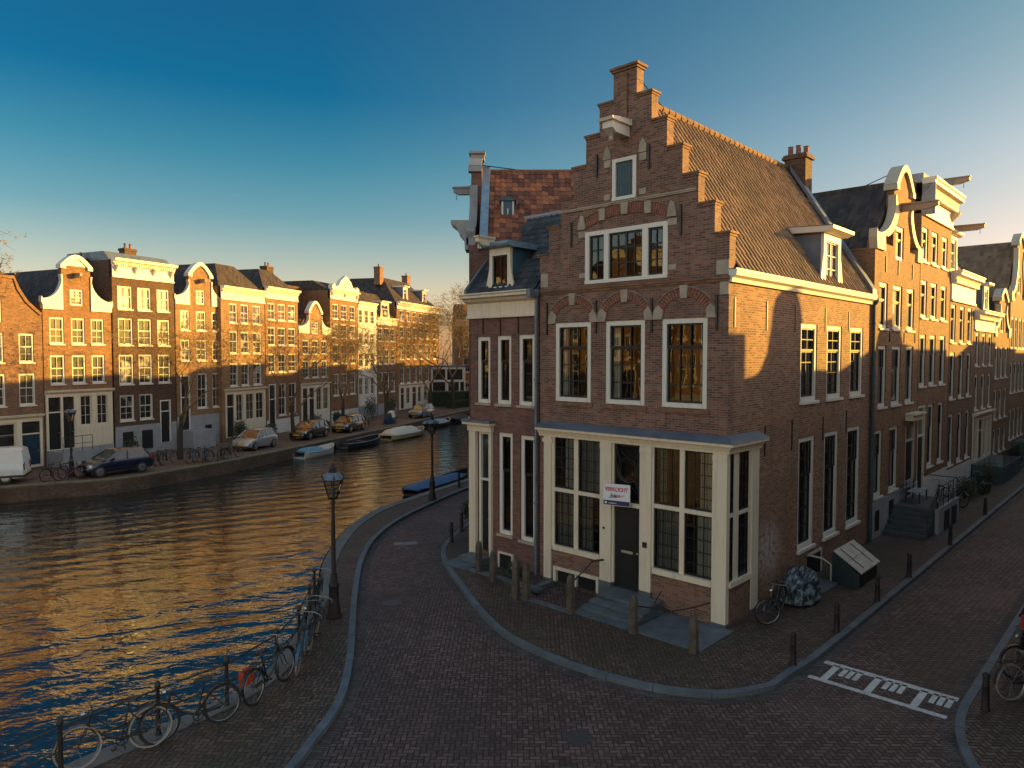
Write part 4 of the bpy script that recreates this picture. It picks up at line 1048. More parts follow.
# ------------------------------------------------------------------ left neighbour (same front line)
XO = 9.25
lw = [(a+XO, b_+XO, c, d, 'right') for a, b_, c, d in ((-8.92, -8.30, 5.22, 7.40), (-8.0, -7.36, 5.22, 7.42), (-7.05, -6.37, 5.22, 7.44), (-7.93, -7.30, 1.0, 4.30), (-6.97, -6.33, .95, 4.28))]
HL = house('town_house', 'narrow purple brick house with cream cornice left of the stepped gable house', w2(-XO, 0), AM, 3.08, 5., 8.7, 'brick_left',
           wins=lw, doors=[(.42, .95, .30, 4.28)], near=True, sill='stone', wall_t=.28, frame_mat='white', anchors=[(.62, 7.5, 8.0), (1.42, 7.45, 7.95), (2.2, 7.5, 8.0)])
cornice(HL, -.12, 3.0, 8.42, 8.80, .42, dent=False, brackets=0, frieze=8.0, mat='cream')
pr_ = MB().box(.06, .36, -.13, -.002, .1, 4.28).box(.98, 1.08, -.10, -.002, .1, 4.28).box(.0, 1.12, -.15, -.002, 4.281, 4.50).box(-.10, 1.2, -.30, -.002, 4.501, 4.58).build('door_surround', 'cream', HL)
MB().box(-.12, 1.22, -.33, -.002, 4.582, 4.66).build('lead_cap', 'lead', pr_)
MB().box(1.33, 2.0, -.05, .0, .36, .42).box(1.33, 1.40, -.05, .0, -.5, .36).box(1.93, 2.0, -.05, 0, -.5, .36).build('basement_frame', 'cream', HL)
MB().quad((1.40, -.02, -.5), (1.93, -.02, -.5), (1.93, -.02, .36), (1.40, -.02, .36)).build('basement_pane', 'pane_dark', HL, recalc=False)
MB().box(1.2, 2.9, -1.0, -.99, -1.1, -.01).box(1.2, 1.21, -.99, -.02, -1.1, -.01).box(2.89, 2.9, -.99, -.02, -1.1, -.01).box(1.2, 2.9, -.99, -.02, -1.1, -1.05).build('basement_area', 'bluestone', HL)
MB().box(.0, 1.15, -1.3, -.16, -.05, .06).box(.2, 1.1, -.75, -.16, .061, .20).box(1.1, 4.1, -1.25, -1.02, -.05, .05).build('door_step', 'bluestone', HL)
tiled((-.02, -.15, 8.80), (1, 0, 0), (0, 2.55, 2.8), 3.1, 3.79, .25, .28).build('roof', 'tile_black', HL, recalc=False)
roof_solid('par', .03, 3.07, -.1, 4.9, 8.78, 11.52, 2.49, False, False).build('roof_back', 'tile_black', HL)
MB().tube([(-.0, 2.42, 11.62), (3.1, 2.42, 11.62)], .09, 8).build('ridge', 'plaster', HL)
A = Vector((-.08, -.2, 8.80)); B = Vector((-.08, 2.42, 11.66))
MB().hexa([A, A+Vector((.1, 0, 0)), B+Vector((.1, 0, 0)), B], [A+Vector((0, 0, .16)), A+Vector((.1, 0, .16)), B+Vector((.1, 0, .16)), B+Vector((0, 0, .16))]).build('verge_flashing', 'lead', HL)
dL = dormer(HL, 1.36, .92, .02, 8.86, 10.22, 1.9, 'cream', 'blue_cheek', near=True, style='dorm')
hb = hoist(HL, 1.1, 10.40, .75, .0, .14, 'cream')
MB().box(2.9, 3.06, -.42, -.02, 8.55, 8.80).build('gutter_box', 'lead', HL)

# ------------------------------------------------------------------ rear neighbour, facade to the canal, tile roof seen over the left house
HR = house('clock_gable_house', 'house with orange red tiled roof and pale neck gable seen above the dark roof', (-1.47, 30.7, 0), R(-90), 6.2, 8.5, 10.5, 'brick_left',
           wins=grid(((.6, 1.6), (2.6, 3.6), (4.6, 5.6)), ((1.5, 3.6), (4.6, 6.6), (7.6, 9.4))), gable=dict(kind='neck', xl=2.1, xr=4.1, zn=13.75, top=14.25, zs=10.9, fill=True), top_win=(2.6, 3.6, 11.3, 12.6), trim='plaster', wall_t=.36, style='farp')
tiled((6.22, .38, 10.62), (0, 1, 0), (-3.1, 0, 3.2), 8.1, 4.45, .22, .28, .035).build('roof', 'tile_red', HR, recalc=False)
roof_solid('perp', .02, 6.18, .37, 8.5, 10.5, 13.72).build('roof_base', 'tile_black', HR)
rg = MB(); y = .4
while y < 8.3: rg.tube([(3.1, y, 13.78), (3.1, y+.36, 13.80)], [.12, .10], 8); y += .35
rg.build('ridge_tiles', 'brick_red', HR)
MB().box(2.9, 3.3, -.1, .42, 14.2, 14.42).box(2.8, 3.4, -.16, .46, 14.43, 14.52).build('gable_cap', 'plaster', HR)
hoist(HR, 3.1, 13.05, .75, -.02, .18, 'plaster')
MB().prism([(-.02, 10.4), (-.14, 10.4), (-.16, 10.75), (-.34, 10.95), (-.42, 11.15), (-.62, 11.3), (-.62, 11.40), (-.02, 11.40)], 5.3, 6.18, 'x').build('eaves_bracket', 'plaster', HR)
MB().box(6.18, 6.30, .3, 8.5, 10.42, 10.56).build('gutter', 'white', HR)
rw = MB().box(4.55, 5.10, 1.08, 1.56, 11.55, 12.28).prism([(1.02, 12.28), (1.32, 12.46), (1.62, 12.28)], 4.3, 5.16, 'x').build('roof_dormer', 'blue_cheek', HR)
build_each(MB().box(5.101, 5.13, 1.10, 1.16, 11.6, 12.25).box(5.101, 5.13, 1.48, 1.54, 11.6, 12.25).box(5.101, 5.13, 1.30, 1.34, 11.6, 12.0), 'dormer_frame', 'white', rw)
A = Vector((6.3, .36, 10.6)); B = Vector((3.15, .36, 13.85)); MB().hexa([A, A+Vector((0, .28, 0)), B+Vector((0, .28, 0)), B], [A+Vector((.08, 0, .12)), A+Vector((.08, .28, .12)), B+Vector((.08, .28, .12)), B+Vector((.08, 0, .12))]).build('verge_flashing', 'roof_blue', HR)
MB().tube([(3.3, .3, 14.0), (3.1, 1.9, 13.85)], .02, 5).build('stay_rod', 'black_metal', HR)
# ------------------------------------------------------------------ right-hand row along the side street
AS = AM+math.pi/2; GS = 'houses along the side street'
def sloc(u): p = w2(0, u); return (p.x, p.y, 0)
def sh(u0, cols, rows, st='right'): return [(a-u0, b_-u0, c, d, st) for c, d in rows for a, b_ in cols]
u0 = 11.3
H1 = house('neck_gable_house', 'orange brick house with white scrolled neck gable right behind the corner house', sloc(u0), AS, 6.1, 9, 10.7, 'brick_orange', group=GS,
           wins=sh(u0, ((11.93, 12.95), (13.6, 14.85), (15.5, 16.6)), ((7.8, 9.5), (4.85, 7.15)))+sh(u0, ((11.7, 12.65), (13.5, 14.7)), ((1.5, 4.0),)),
           doors=[(15.75-u0, 17.1-u0, .92, 4.1)], gable=dict(kind='neck', xl=2.2, xr=4.5, zn=13.3, top=14.2, zs=10.95, slim=True), trim='trim_cream', top_win=(2.5, 3.6, 10.5, 11.8, 'right'),
           roof=('perp', 10.6, 13.4), base=(1.38, 'plaster'), chim=(), anchors=[(x, 9.9, 10.5) for x in (1.3, 2.9, 4.9)]+[(x, 7.3, 7.7) for x in (1.95, 3.9, 5.5)])
hoist(H1, 3.35, 12.55, 1.25, 0, .2)
MB().tube([(3.35, .4, 14.0), (3.35, 2.2, 13.4)], .02, 5).build('stay_rod', 'black_metal', H1)
MB().lathe([(.12, 0), (.12, .3), (.2, .34), (.14, .5), (.02, .52)], 10, (1.0, 6.2, 11.6)).build('vent_pipe', 'lead', H1)
MB().box(.5, 1.0, -.05, -.041, .25, 1.0).box(2.2, 2.8, -.05, -.041, .0, 1.15).build('basement_opening', 'dark_paint', H1)
dr_ = MB().box(5.55-1.2, 5.9, -.30, -.0, 4.12, 4.35).box(5.5-1.2, 5.95, -.42, -.0, 4.351, 4.42).build('door_hood', 'cream', H1)
u0 = 17.42
H2 = house('cornice_house', 'tall ochre brick house with deep white bracketed cornice beside the neck gable', sloc(u0), AS, 5.4, 9, 12.8, 'brick_orange', group=GS,
           wins=sh(u0, ((17.6, 18.6), (19.2, 20.3), (21.0, 22.1)), ((10.8, 12.25), (8.4, 10.0), (5.45, 7.68)))+sh(u0, ((19.2, 20.2), (21.0, 22.0)), ((1.8, 4.6),)),
           doors=[(.15, 1.35, .9, 4.6)], trim='cream', corn=(13.5, 14.25, 12.72, .55, 2), roof=('par', 13.4, 14.3, 'tile_far', .5), base=(1.4, 'plaster_white'))
hoist(H2, 2.7, 14.45, 1.5, .3, .24); MB().box(.6, 4.8, .1, 1.2, 14.2, 14.6).build('attic_block', 'plaster', H2)
MB().box(0, .1, -.5, -.0, 12.7, 14.0).build('cornice_end', 'plaster', H2)
u0 = 22.88
H3 = house('dormer_house', 'brown brick house with tall dormer and hoist beam above its cornice on the side street', sloc(u0), AS, 5.45, 8, 9.4, 'brick_brown', group=GS,
           wins=sh(u0, ((23.1, 24.1), (25.0, 26.0), (26.8, 27.8)), ((7.4, 9.25), (4.65, 6.92), (1.4, 3.9))), corn=(10.25, 10.85, 9.4, .5, 0), roof=('par', 10.8, 14., 'tile_far', 2.6), base=(1.2, 'plaster_white'))
dormer(H3, 1.6, 1.6, .25, 10.9, 12.7, 2.2, 'cream', 'lead', style='right2'); hoist(H3, 1.6, 13.0, 1.3, .25, .2)
u0 = 28.35
H4 = house('shop_house', 'low dark brick house with broad cream cornice and cream shopfront with blue stoop', sloc(u0), AS, 5.6, 8, 8.1, 'brick_brown', group=GS,
           wins=sh(u0, ((28.9, 29.8), (30.7, 31.6), (32.5, 33.4)), ((6.2, 8.0), (3.8, 5.72))), corn=(8.72, 9.2, 8.1, .55, 0), roof=('par', 9.15, 11.8, 'tile_far', 2.2),
           shop=dict(rect=(.2, 5.2, .9, 3.35), holes=[(.4, 1.3, 1.0, 3.2, 'shop2'), (1.6, 2.6, 1.0, 3.2, 'door'), (2.9, 3.9, 1.0, 3.2, 'shop2'), (4.1, 5.0, 1.0, 3.2, 'shop2')]))
MB().box(.0, 5.5, -1.5, -.08, 0, .9).build('stoop', 'teal_paint', H4)
dormer(H4, 4.6, 1.2, .25, 9.3, 10.8, 1.6, 'white', 'lead', style='right2')
u0 = 34.0
H5 = house('bell_gable_house', 'small orange brick house with stepped white topped gable on the side street', sloc(u0), AS, 5.2, 8, 8.0, 'brick_orange', group=GS,
           wins=sh(u0, ((34.5, 35.4), (36.2, 37.1), (37.8, 38.7)), ((5.4, 7.3), (2.9, 4.7), (.8, 2.3))), gable=dict(kind='neck', xl=1.5, xr=3.7, zn=10.3, top=10.9, zs=8.2, slim=True), trim='trim_cream', top_win=(2.1, 3.1, 8.2, 9.5, 'right'), roof=('perp', 7.9, 10.4))
u0 = 39.3
H6 = house('red_roof_house', 'tall ochre house with brown roof at the right edge of the side street', sloc(u0), AS, 6.4, 9, 9.8, 'brick_tan', group=GS,
           wins=sh(u0, ((39.8, 40.8), (41.3, 42.3), (42.9, 43.9), (44.4, 45.3)), ((7.2, 9.3), (4.3, 6.3), (1.2, 3.2))), gable=dict(kind='neck', xl=2.0, xr=4.4, zn=14.3, top=15.0, zs=10.6, slim=True), trim='trim_cream', top_win=(2.7, 3.7, 10.9, 12.2, 'right'), roof=('perp', 10.4, 14.5, 'tile_brown'))
u0 = 45.8
for i, (w_, h_, bm, lab) in enumerate(((6, 10.5, 'brick_orange', 'orange brick house with flat cornice, far along the side street past the brown roof'), (6.5, 11.5, 'brick_dark', 'dark brick house with flat cornice near the end of the side street'), (7, 10, 'brick_tan', 'tan brick house with flat cornice, last in the side street'))):
    house('terraced_house', lab, sloc(u0), AS, w_, 8, h_, bm, group=GS, wins=grid(((.7, 1.7), (2.6, 3.6), (4.4, 5.4)), ((1.2, 3.2), (4.1, 6.1), (7., 9.))), corn=(h_, h_+.5, h_-.5, .45, 0), roof=('par', h_+.4, h_+2.6))
    u0 += w_+.05

# ------------------------------------------------------------------ houses opposite, out of frame on the right: they shade the street
def oloc(y): p = w2(8.6, y); return (p.x, p.y, 0)
AO = AS+math.pi
GO = 'houses on the opposite side of the side street'
opp = [(5.5, 10.4, 9.2, None, 'brick_brown'), (10.6, 14.3-.9, 10.0, None, 'brick_orange')]
def opp_house(y0, y1, H, bm, lab, pts=None):
    W = y1-y0; win = grid([(W*k/3+W*.1, W*k/3+W*.1+.9) for k in range(3)], ((1.0, 3.2), (4.2, 6.2), (6.9, 8.3)))
    kw = dict(gable=dict(kind='poly', pts=pts)) if pts else dict()
    h = house('terraced_house', lab, oloc(y1), AO, W, 7, H, bm, group=GO, wins=win, **kw)
    MB().box(.03, W-.03, .3, 7, H-.25, H-.05).build('flat_roof', 'lead', h); return h
opp_house(-4.6, 1.0, 9.6, 'brick_brown', 'brown brick house on the opposite corner, nearest the crossing, out of frame')
opp_house(1.05, 7.0, 9.2, 'brick_orange', 'orange brick house opposite the shopfront side, out of frame')
opp_house(7.05, 13.35, 10.0, 'brick_tan', 'tan brick house opposite with a high straight parapet, out of frame')
# local x runs from far (0) to near (W): far end y=20.0, near end y=13.4
yA, yB = 13.4, 19.4
def PP(l): return [(yB-y, z) for y, z in l]
opp_house(yA, yB, 8.9, 'brick_red', 'red brick house opposite with a narrow neck gable, out of frame',
          [(yB-yA-.03, 8.87)]+PP([(14.1, 8.9), (14.7, 9.15), (15.1, 9.6), (15.35, 10.3), (15.45, 10.8), (15.6, 11.1), (16.0, 11.35), (16.5, 11.25), (16.8, 10.9), (16.95, 10.4), (17.0, 9.0)])+[(.03, 8.95)])
opp_house(19.45, 23.7, 8.95, 'brick_brown', 'low brown brick house opposite beyond the neck gable, out of frame')
yA, yB = 23.75, 29.0
opp_house(yA, yB, 9.7, 'brick_orange', 'orange brick house opposite with a rounded gable top, out of frame',
          [(yB-yA-.03, 9.7)]+PP([(24.4, 9.75), (24.7, 10.3), (25.4, 10.8), (26.2, 10.85), (26.9, 10.5), (27.3, 9.9)])+[(.03, 9.75)])
for i, (a, b_, h_, lab) in enumerate(((29.05, 34.8, 9.7, 'first tan house past the rounded gable opposite, out of frame'), (34.85, 40.5, 9.4, 'second low house past the rounded gable opposite, out of frame'), (40.55, 47., 10.2, 'third tall house past the rounded gable opposite, out of frame'), (47.05, 54, 9.9, 'fourth house past the rounded gable opposite, out of frame'), (54.05, 62, 9.6, 'fifth house past the rounded gable opposite, out of frame'), (62.05, 71, 10.3, 'sixth and last house past the rounded gable opposite, out of frame'))):
    opp_house(a, b_, h_, ['brick_tan', 'brick_brown', 'brick_orange'][i % 3], lab)

# hidden houses continuing the near canal side behind the rear neighbour (they shade the lower half of the far row)
a0 = math.atan2(.97, .24); p = Vector((-1.2, 31.2, 0)); e = Vector((math.cos(a0), math.sin(a0), 0))
hh = [(6.2, 10.7), (5.4, 11.0), (6.5, 10.1), (5.8, 10.5), (6.4, 10.1), (6, 10.6), (6.2, 9.6), (7, 10.2), (7, 9.7), (7, 10.2), (8, 9.8)]
labs = ['first', 'second', 'third', 'fourth', 'fifth', 'sixth', 'seventh', 'eighth', 'ninth', 'tenth', 'eleventh']
for i, (w_, h_) in enumerate(hh):
    q = p+e*w_
    house('terraced_house', labs[i]+' house past the red tiled roof on the near canal side, hidden behind the corner', (q.x, q.y, 0), a0+math.pi, w_, 8, h_, ['brick_brown', 'brick_left', 'brick_orange'][i % 3],
          group='near canal side houses beyond the corner', wins=grid(((.8, 1.8), (2.5, 3.5), (4.1, 5.0)), ((1.2, 3.2), (4.2, 6.2), (7.2, 9.0))), corn=(h_, h_+.5, h_-.5, .4, 0), roof=('par', h_+.4, h_+.9))
    p = q

# ------------------------------------------------------------------ far row across the canal
A1, A2 = R(65.281), R(73.74)
F1 = Vector((-26.5, 47., 0)); E1 = Vector((math.cos(A1), math.sin(A1), 0)); F2 = Vector((-21.816, 57.174, 0)); E2 = Vector((math.cos(A2), math.sin(A2), 0))
GF = 'canal houses in the far row'
def f1(u): p = F1+E1*u; return (p.x, p.y, 0)
def f2(u): p = F2+E2*u; return (p.x, p.y, 0)
# h1
house('bell_gable_house', 'orange brick house with curved brick gable at the left edge across the canal', f1(-9.9), A1, 5.58, 9, 9.4, 'brick_brown', group=GF,
      wins=[(.75, 1.6, 6.36, 8.06), (2.5, 3.35, 6.36, 8.06), (4.2, 5.05, 6.36, 8.06), (.7, 1.6, 3.83, 5.7), (2.45, 3.4, 3.83, 5.7), (4.15, 5.08, 3.83, 5.7)], top_win=(2.4, 3.3, 8.7, 9.95),
      gable=dict(kind='poly', pts=[(5.55, 9.3), (5.2, 9.6), (4.75, 10.0), (4.3, 10.7), (4.0, 11.4), (1.55, 11.4), (1.2, 10.7), (.8, 10.0), (.4, 9.6), (.03, 9.3)]), trim='brick_orange',
      roof=('perp', 9.2, 12.4), shop=dict(rect=(.2, 5.4, .1, 3.0), holes=[(.35, 1.2, .25, 2.85, 'door'), (1.5, 3.9, .8, 2.85, 'shop2'), (4.2, 5.25, .25, 2.85, 'door', 'blue_paint')]))
chimney(None, 0, 0, 0, 1) if False else None
# h2
h2 = house('neck_gable_house', 'orange brick house with white neck gable, grey stoop and two doors across the canal', f1(-4.32), A1, 4.5, 9, 9.9, 'brick_orange', group=GF,
      wins=grid(((.42, 1.32), (1.78, 2.66), (3.08, 3.96)), ((7.48, 9.11), (5.0, 6.78))), gable=dict(kind='neck', xl=1.23, xr=3.1, zn=12.35, top=13.05, zs=9.95, fill=True), top_win=(1.75, 2.6, 9.9, 10.91),
      roof=('perp', 9.7, 12.3), shop=dict(rect=(.06, 4.4, .95, 4.35), mat='cream', corn=True, holes=[(.2, .95, 1.0, 4.2, 'door'), (1.1, 1.8, 1.0, 4.2, 'door'), (2.2, 3.0, 2.3, 4.25), (3.3, 4.1, 2.3, 4.25)]), base=(.94, 'plaster'), chim=((-2.3, 5.0, 11.0, 2.4, 1.5, .8, 'brick_dark', 3), (4.3, 2.6, 11.6, 1.7, .6, .6, 'brick_dark', 1)))
hoist(h2, 2.1, 11.75, .6)
MB().box(.1, 1.95, -1.5, -.1, 0, .95).box(2.2, 3.0, -.06, -.041, 0, 1.6).box(3.4, 4.0, -.06, -.041, 0, 1.6).build('stoop', 'plaster', h2)
rl = MB()
for x in (.1, .7, 1.3, 1.95): rl.tube([(x, -1.5, .95), (x, -1.5, 1.85)], .02, 4)
rl.tube([(.1, -1.5, 1.85), (1.95, -1.5, 1.85)], .02, 4).tube([(.1, -1.5, 1.4), (1.95, -1.5, 1.4)], .015, 4)
rl.build('stoop_railing', 'black_metal', h2)
# h3
h3 = house('cornice_house', 'dark brown brick house with white cornice between two neck gables across the canal', f1(.24), A1, 4.86, 5., 11.95, 'brick_dark', group=GF,
      wins=grid(((.42, 1.49), (1.9, 2.94), (3.43, 4.43)), ((9.87, 11.41), (7.46, 9.27), (4.82, 6.82)))+[(.42, 1.49, 2.36, 4.1), (1.9, 2.94, 2.36, 4.1)], doors=[(3.5, 4.4, .6, 3.6)],
      corn=(12.75, 13.2, 11.95, .5, 4), roof=('par', 13.1, 13.7, 'lead', .6), base=(2.0, 'plaster'), chim=((2.9, 2.2, 13.6, .7, .9, .6, 'brick_dark', 2),))
MB().box(.55, 1.35, -.05, -.041, .3, 1.6).box(2.0, 2.85, -.05, -.041, .3, 1.6).build('basement_window', 'dark_paint', h3)
# h4
h4 = house('neck_gable_house', 'ochre brick house with tall narrow white neck gable behind the bare tree across the canal', f1(5.14), A1, 4.62, 9, 10.8, 'brick_tan', group=GF,
      wins=grid(((.45, 1.25), (1.86, 2.76), (3.32, 4.14)), ((8.62, 10.08), (6.37, 7.92)))+[(1.86, 2.79, 2.8, 5.41), (3.28, 4.14, 2.8, 5.41)], doors=[(.35, 1.2, 1.3, 5.3)],
      gable=dict(kind='neck', xl=1.25, xr=3.3, zn=12.8, top=13.7, zs=10.85), top_win=(1.9, 2.7, 10.6, 11.65), roof=('perp', 10.6, 13.2), base=(2.3, 'plaster'))
hoist(h4, 2.28, 12.3, .6)
MB().box(.2, 2.2, -1.4, -.05, 0, 1.3).build('stoop', 'plaster', h4)
MB().box(2.5, 3.1, -.06, -.041, 0, 1.5).build('basement_door', 'dark_paint', h4)
# kink filler and h5
h5 = house('cornice_house', 'ochre brick house with cream shopfront, first of the matching cornice pair across the canal', f2(-2.2), A2, 5.55, 9, 11.1, 'brick_tan', group=GF,
      wins=[(a+.3, b_+.3, c, d) for a, b_, c, d in grid(((.69, 1.67), (2.08, 3.11), (3.61, 4.72)), ((9.33, 10.87), (6.92, 8.67), (4.33, 6.14)))], corn=(11.7, 12.15, 11.1, .4, 0), roof=('par', 12.1, 14.1, 'tile_far', 1.6, (True, True)),
      shop=dict(rect=(.35, 5.4, .3, 3.85), holes=[(.5, 1.3, .35, 3.7, 'door'), (1.6, 2.5, 1.5, 3.7), (2.8, 3.9, 1.5, 3.7), (4.1, 5.2, 1.5, 3.7)]))
h5b = house('cornice_house', 'ochre brick house with tall doorway, second of the matching cornice pair across the canal', f2(3.38), A2, 4.92, 9, 11.6, 'brick_orange', group=GF,
      wins=grid(((.39, 1.43), (1.84, 2.94), (3.36, 4.51)), ((9.8, 11.25), (7.64, 9.2), (5.3, 6.91)))+[(1.84, 2.94, 1.5, 4.3), (3.36, 4.51, 1.5, 4.3)], doors=[(.4, 1.4, .6, 4.3)],
      corn=(12.15, 12.6, 11.6, .4, 0), roof=('par', 12.5, 14.3, 'tile_far', 1.6, (True, True)), base=(1.2, 'plaster_white'), chim=((4.6, 3, 13.8, 1.1, 1., .7, 'brick_dark', 2),))
h6 = house('bell_gable_house', 'small ochre house with narrow white topped bell gable between taller houses across the canal', f2(8.33), A2, 5.5, 9, 9.0, 'brick_tan', group=GF,
      wins=grid(((.7, 1.76), (2.25, 3.4), (3.88, 4.9)), ((6.87, 8.19), (4.65, 6.27))), gable=dict(kind='neck', xl=1.7, xr=3.9, zn=10.9, top=11.9, zs=9.15), top_win=(2.2, 3.4, 8.8, 9.9), roof=('perp', 8.9, 11.4),
      shop=dict(rect=(.3, 5.2, .3, 3.9), mat='white', holes=[(.5, 1.3, .4, 3.7, 'door'), (1.6, 2.4, .4, 3.7, 'door'), (2.8, 3.8, 1.5, 3.7), (4.0, 5.0, 1.5, 3.7)]))
MB().box(-2.5, 5.6, 3.0, 9.5, 8.5, 13.3).box(-2.5, 5.6, 2.9, 9.6, 13.3, 13.5).build('rear_block', 'brick_dark', h6)
h7 = house('ornate_gable_house', 'orange brick house with ornate white crest beside the white house across the canal', f2(13.86), A2, 5.6, 9, 12.4, 'brick_orange', group=GF,
      wins=grid(((.48, 1.6), (2.16, 3.35), (3.87, 5.05)), ((10.4, 11.9), (8.49, 9.91), (5.91, 7.86), (2.71, 4.92))), corn=(13.0, 13.35, 12.35, .4, 3), roof=('par', 13.2, 14.2), base=(1.2, 'plaster_white'))
cr = MB().prism([(.1, 13.36), (.1, 13.7), (.5, 13.9), (.8, 13.6), (1.4, 13.75), (1.8, 14.3), (2.2, 14.5), (2.8, 14.85), (3.4, 14.5), (3.8, 14.3), (4.2, 13.75), (4.8, 13.6), (5.1, 13.9), (5.5, 13.7), (5.5, 13.36)], -.25, .2)
cr.ring((2.8, -.27, 13.95), .35, .07, 'y', 18, 5); cr.build('crest', 'white', h7)
h8 = house('white_house', 'narrow white painted house in the far row across the canal', f2(19.50), A2, 4.3, 9, 12.2, 'plaster_white', group=GF,
      wins=grid(((.15, 1.05), (1.45, 2.4), (2.8, 3.75)), ((10.19, 11.7), (7.93, 9.22), (5.5, 7.02), (2.46, 4.39))), corn=(12.2, 12.5, 11.9, .3, 0), roof=('par', 12.4, 13.9, 'tile_far', 1.4), base=(1.3, 'plaster'))
h9 = house('dormer_house', 'brown brick house with white cornice and single dormer beside the white house across the canal', f2(23.83), A2, 5.05, 9, 10.3, 'brick_brown', group=GF,
      wins=grid(((.3, 1.45), (1.85, 3.05), (3.45, 4.6)), ((8.35, 9.9), (5.71, 7.47), (2.49, 4.83))), corn=(10.7, 11.05, 10.2, .35, 0), roof=('par', 11.0, 14., 'tile_far', 2.4), base=(1.3, 'plaster'))
dormer(h9, 2.5, 2.0, .2, 11.0, 12.8, 2., 'white', 'lead', style='farp')
h10 = house('wide_corner_house', 'broad orange corner house with hipped roof and two chimneys ending the far row', f2(28.93), A2, 13.3, 11, 12.55, 'brick_orange', group=GF,
      wins=grid(((.91, 2.05), (2.86, 3.95), (4.75, 5.85), (6.6, 7.7), (8.6, 9.8), (11.2, 12.5)), ((10.9, 12.2), (8.89, 10.27), (6.25, 8.18), (3.35, 5.28))), corn=(12.7, 13.2, 12.3, .5, 0), roof=('par', 13.1, 16.4, 'tile_far', 3.2, (True, True)),
      shop=dict(rect=(.5, 9.8, .2, 3.0), mat='white', holes=[(.9, 1.8, .3, 2.8, 'door'), (2.5, 3.6, .8, 2.8), (4.3, 5.4, .3, 2.8, 'door'), (6., 7.1, .8, 2.8), (7.9, 9.2, .8, 2.8)]))
chimney(h10, 2.2, 3.4, 15.4, 2.2, 1., .8, 'brick_brown', 1); chimney(h10, 10.6, 3.6, 15.2, 2.2, 1., .8, 'brick_brown', 1)
dormer(h10, 4.3, 1.2, .8, 13.6, 15.2, 2., 'white', 'lead', style='farp'); dormer(h10, 10.2, 1.2, .8, 13.6, 15.2, 2., 'white', 'lead', style='farp')
# side facade of the corner house, lit, facing the near end of the canal
h11 = house('side_street_house', 'ochre brick house half hidden by bare trees past the corner house across the canal', (-7.6, 99., 0), R(10), 9, 8, 11.2, 'brick_tan', group=GF,
      wins=grid(((.8, 2.0), (3.2, 4.4), (5.6, 6.8)), ((1.2, 3.2), (4.4, 6.4), (7.6, 9.6))), corn=(11.2, 11.7, 10.8, .4, 0), roof=('par', 11.6, 14, 'tile_far', 2.2))
h12 = house('terraced_house', 'orange brick house partly behind bare trees at the far end of the canal', (2.0, 101.5, 0), R(10), 9, 8, 12.0, 'brick_orange', group=GF,
      wins=grid(((.8, 2.0), (3.2, 4.4), (5.6, 6.8)), ((1.2, 3.2), (4.4, 6.4), (7.6, 9.6))), corn=(12, 12.5, 11.6, .4, 0), roof=('par', 12.4, 14.6))
# more of the far row to the left of the frame (seen only as reflections in the front windows)
src = [h2, h3, h4]; labs = ['nearest', 'second', 'third', 'fourth', 'fifth', 'sixth', 'seventh', 'eighth', 'ninth', 'tenth', 'eleventh', 'twelfth', 'thirteenth']; u = -9.95
for k in range(13):
    s_ = src[k % 3]; w_ = {0: 4.55, 1: 4.9, 2: 4.66}[k % 3]; u -= w_
    c = copy_tree(s_); c.location = f1(u); c.scale = (1, 1, 1.0 if k < 3 else 1.28); c['label'] = labs[k]+' house beyond the left frame edge in the row across the canal'

for i, (x, w_, h_, lb) in enumerate(((-9, 7, 11.5, 'orange brick house closing the far end of the side street, on the canal side'), (-1.9, 6.5, 10.5, 'tan brick house closing the far end of the side street, in the middle'), (4.7, 7, 12, 'dark brick house closing the far end of the side street, opposite side'))):
    p = w2(x, 78)
    house('terraced_house', lb, (p.x, p.y, 0), AM, w_, 8, h_, ['brick_orange', 'brick_tan', 'brick_dark'][i], group='houses closing the side street', wins=grid(((.8, 1.8), (2.7, 3.7), (4.6, 5.6)), ((1.2, 3.2), (4.2, 6.2), (7.2, 9.2))), corn=(h_, h_+.5, h_-.5, .4, 0), roof=('par', h_+.4, h_+2.4))
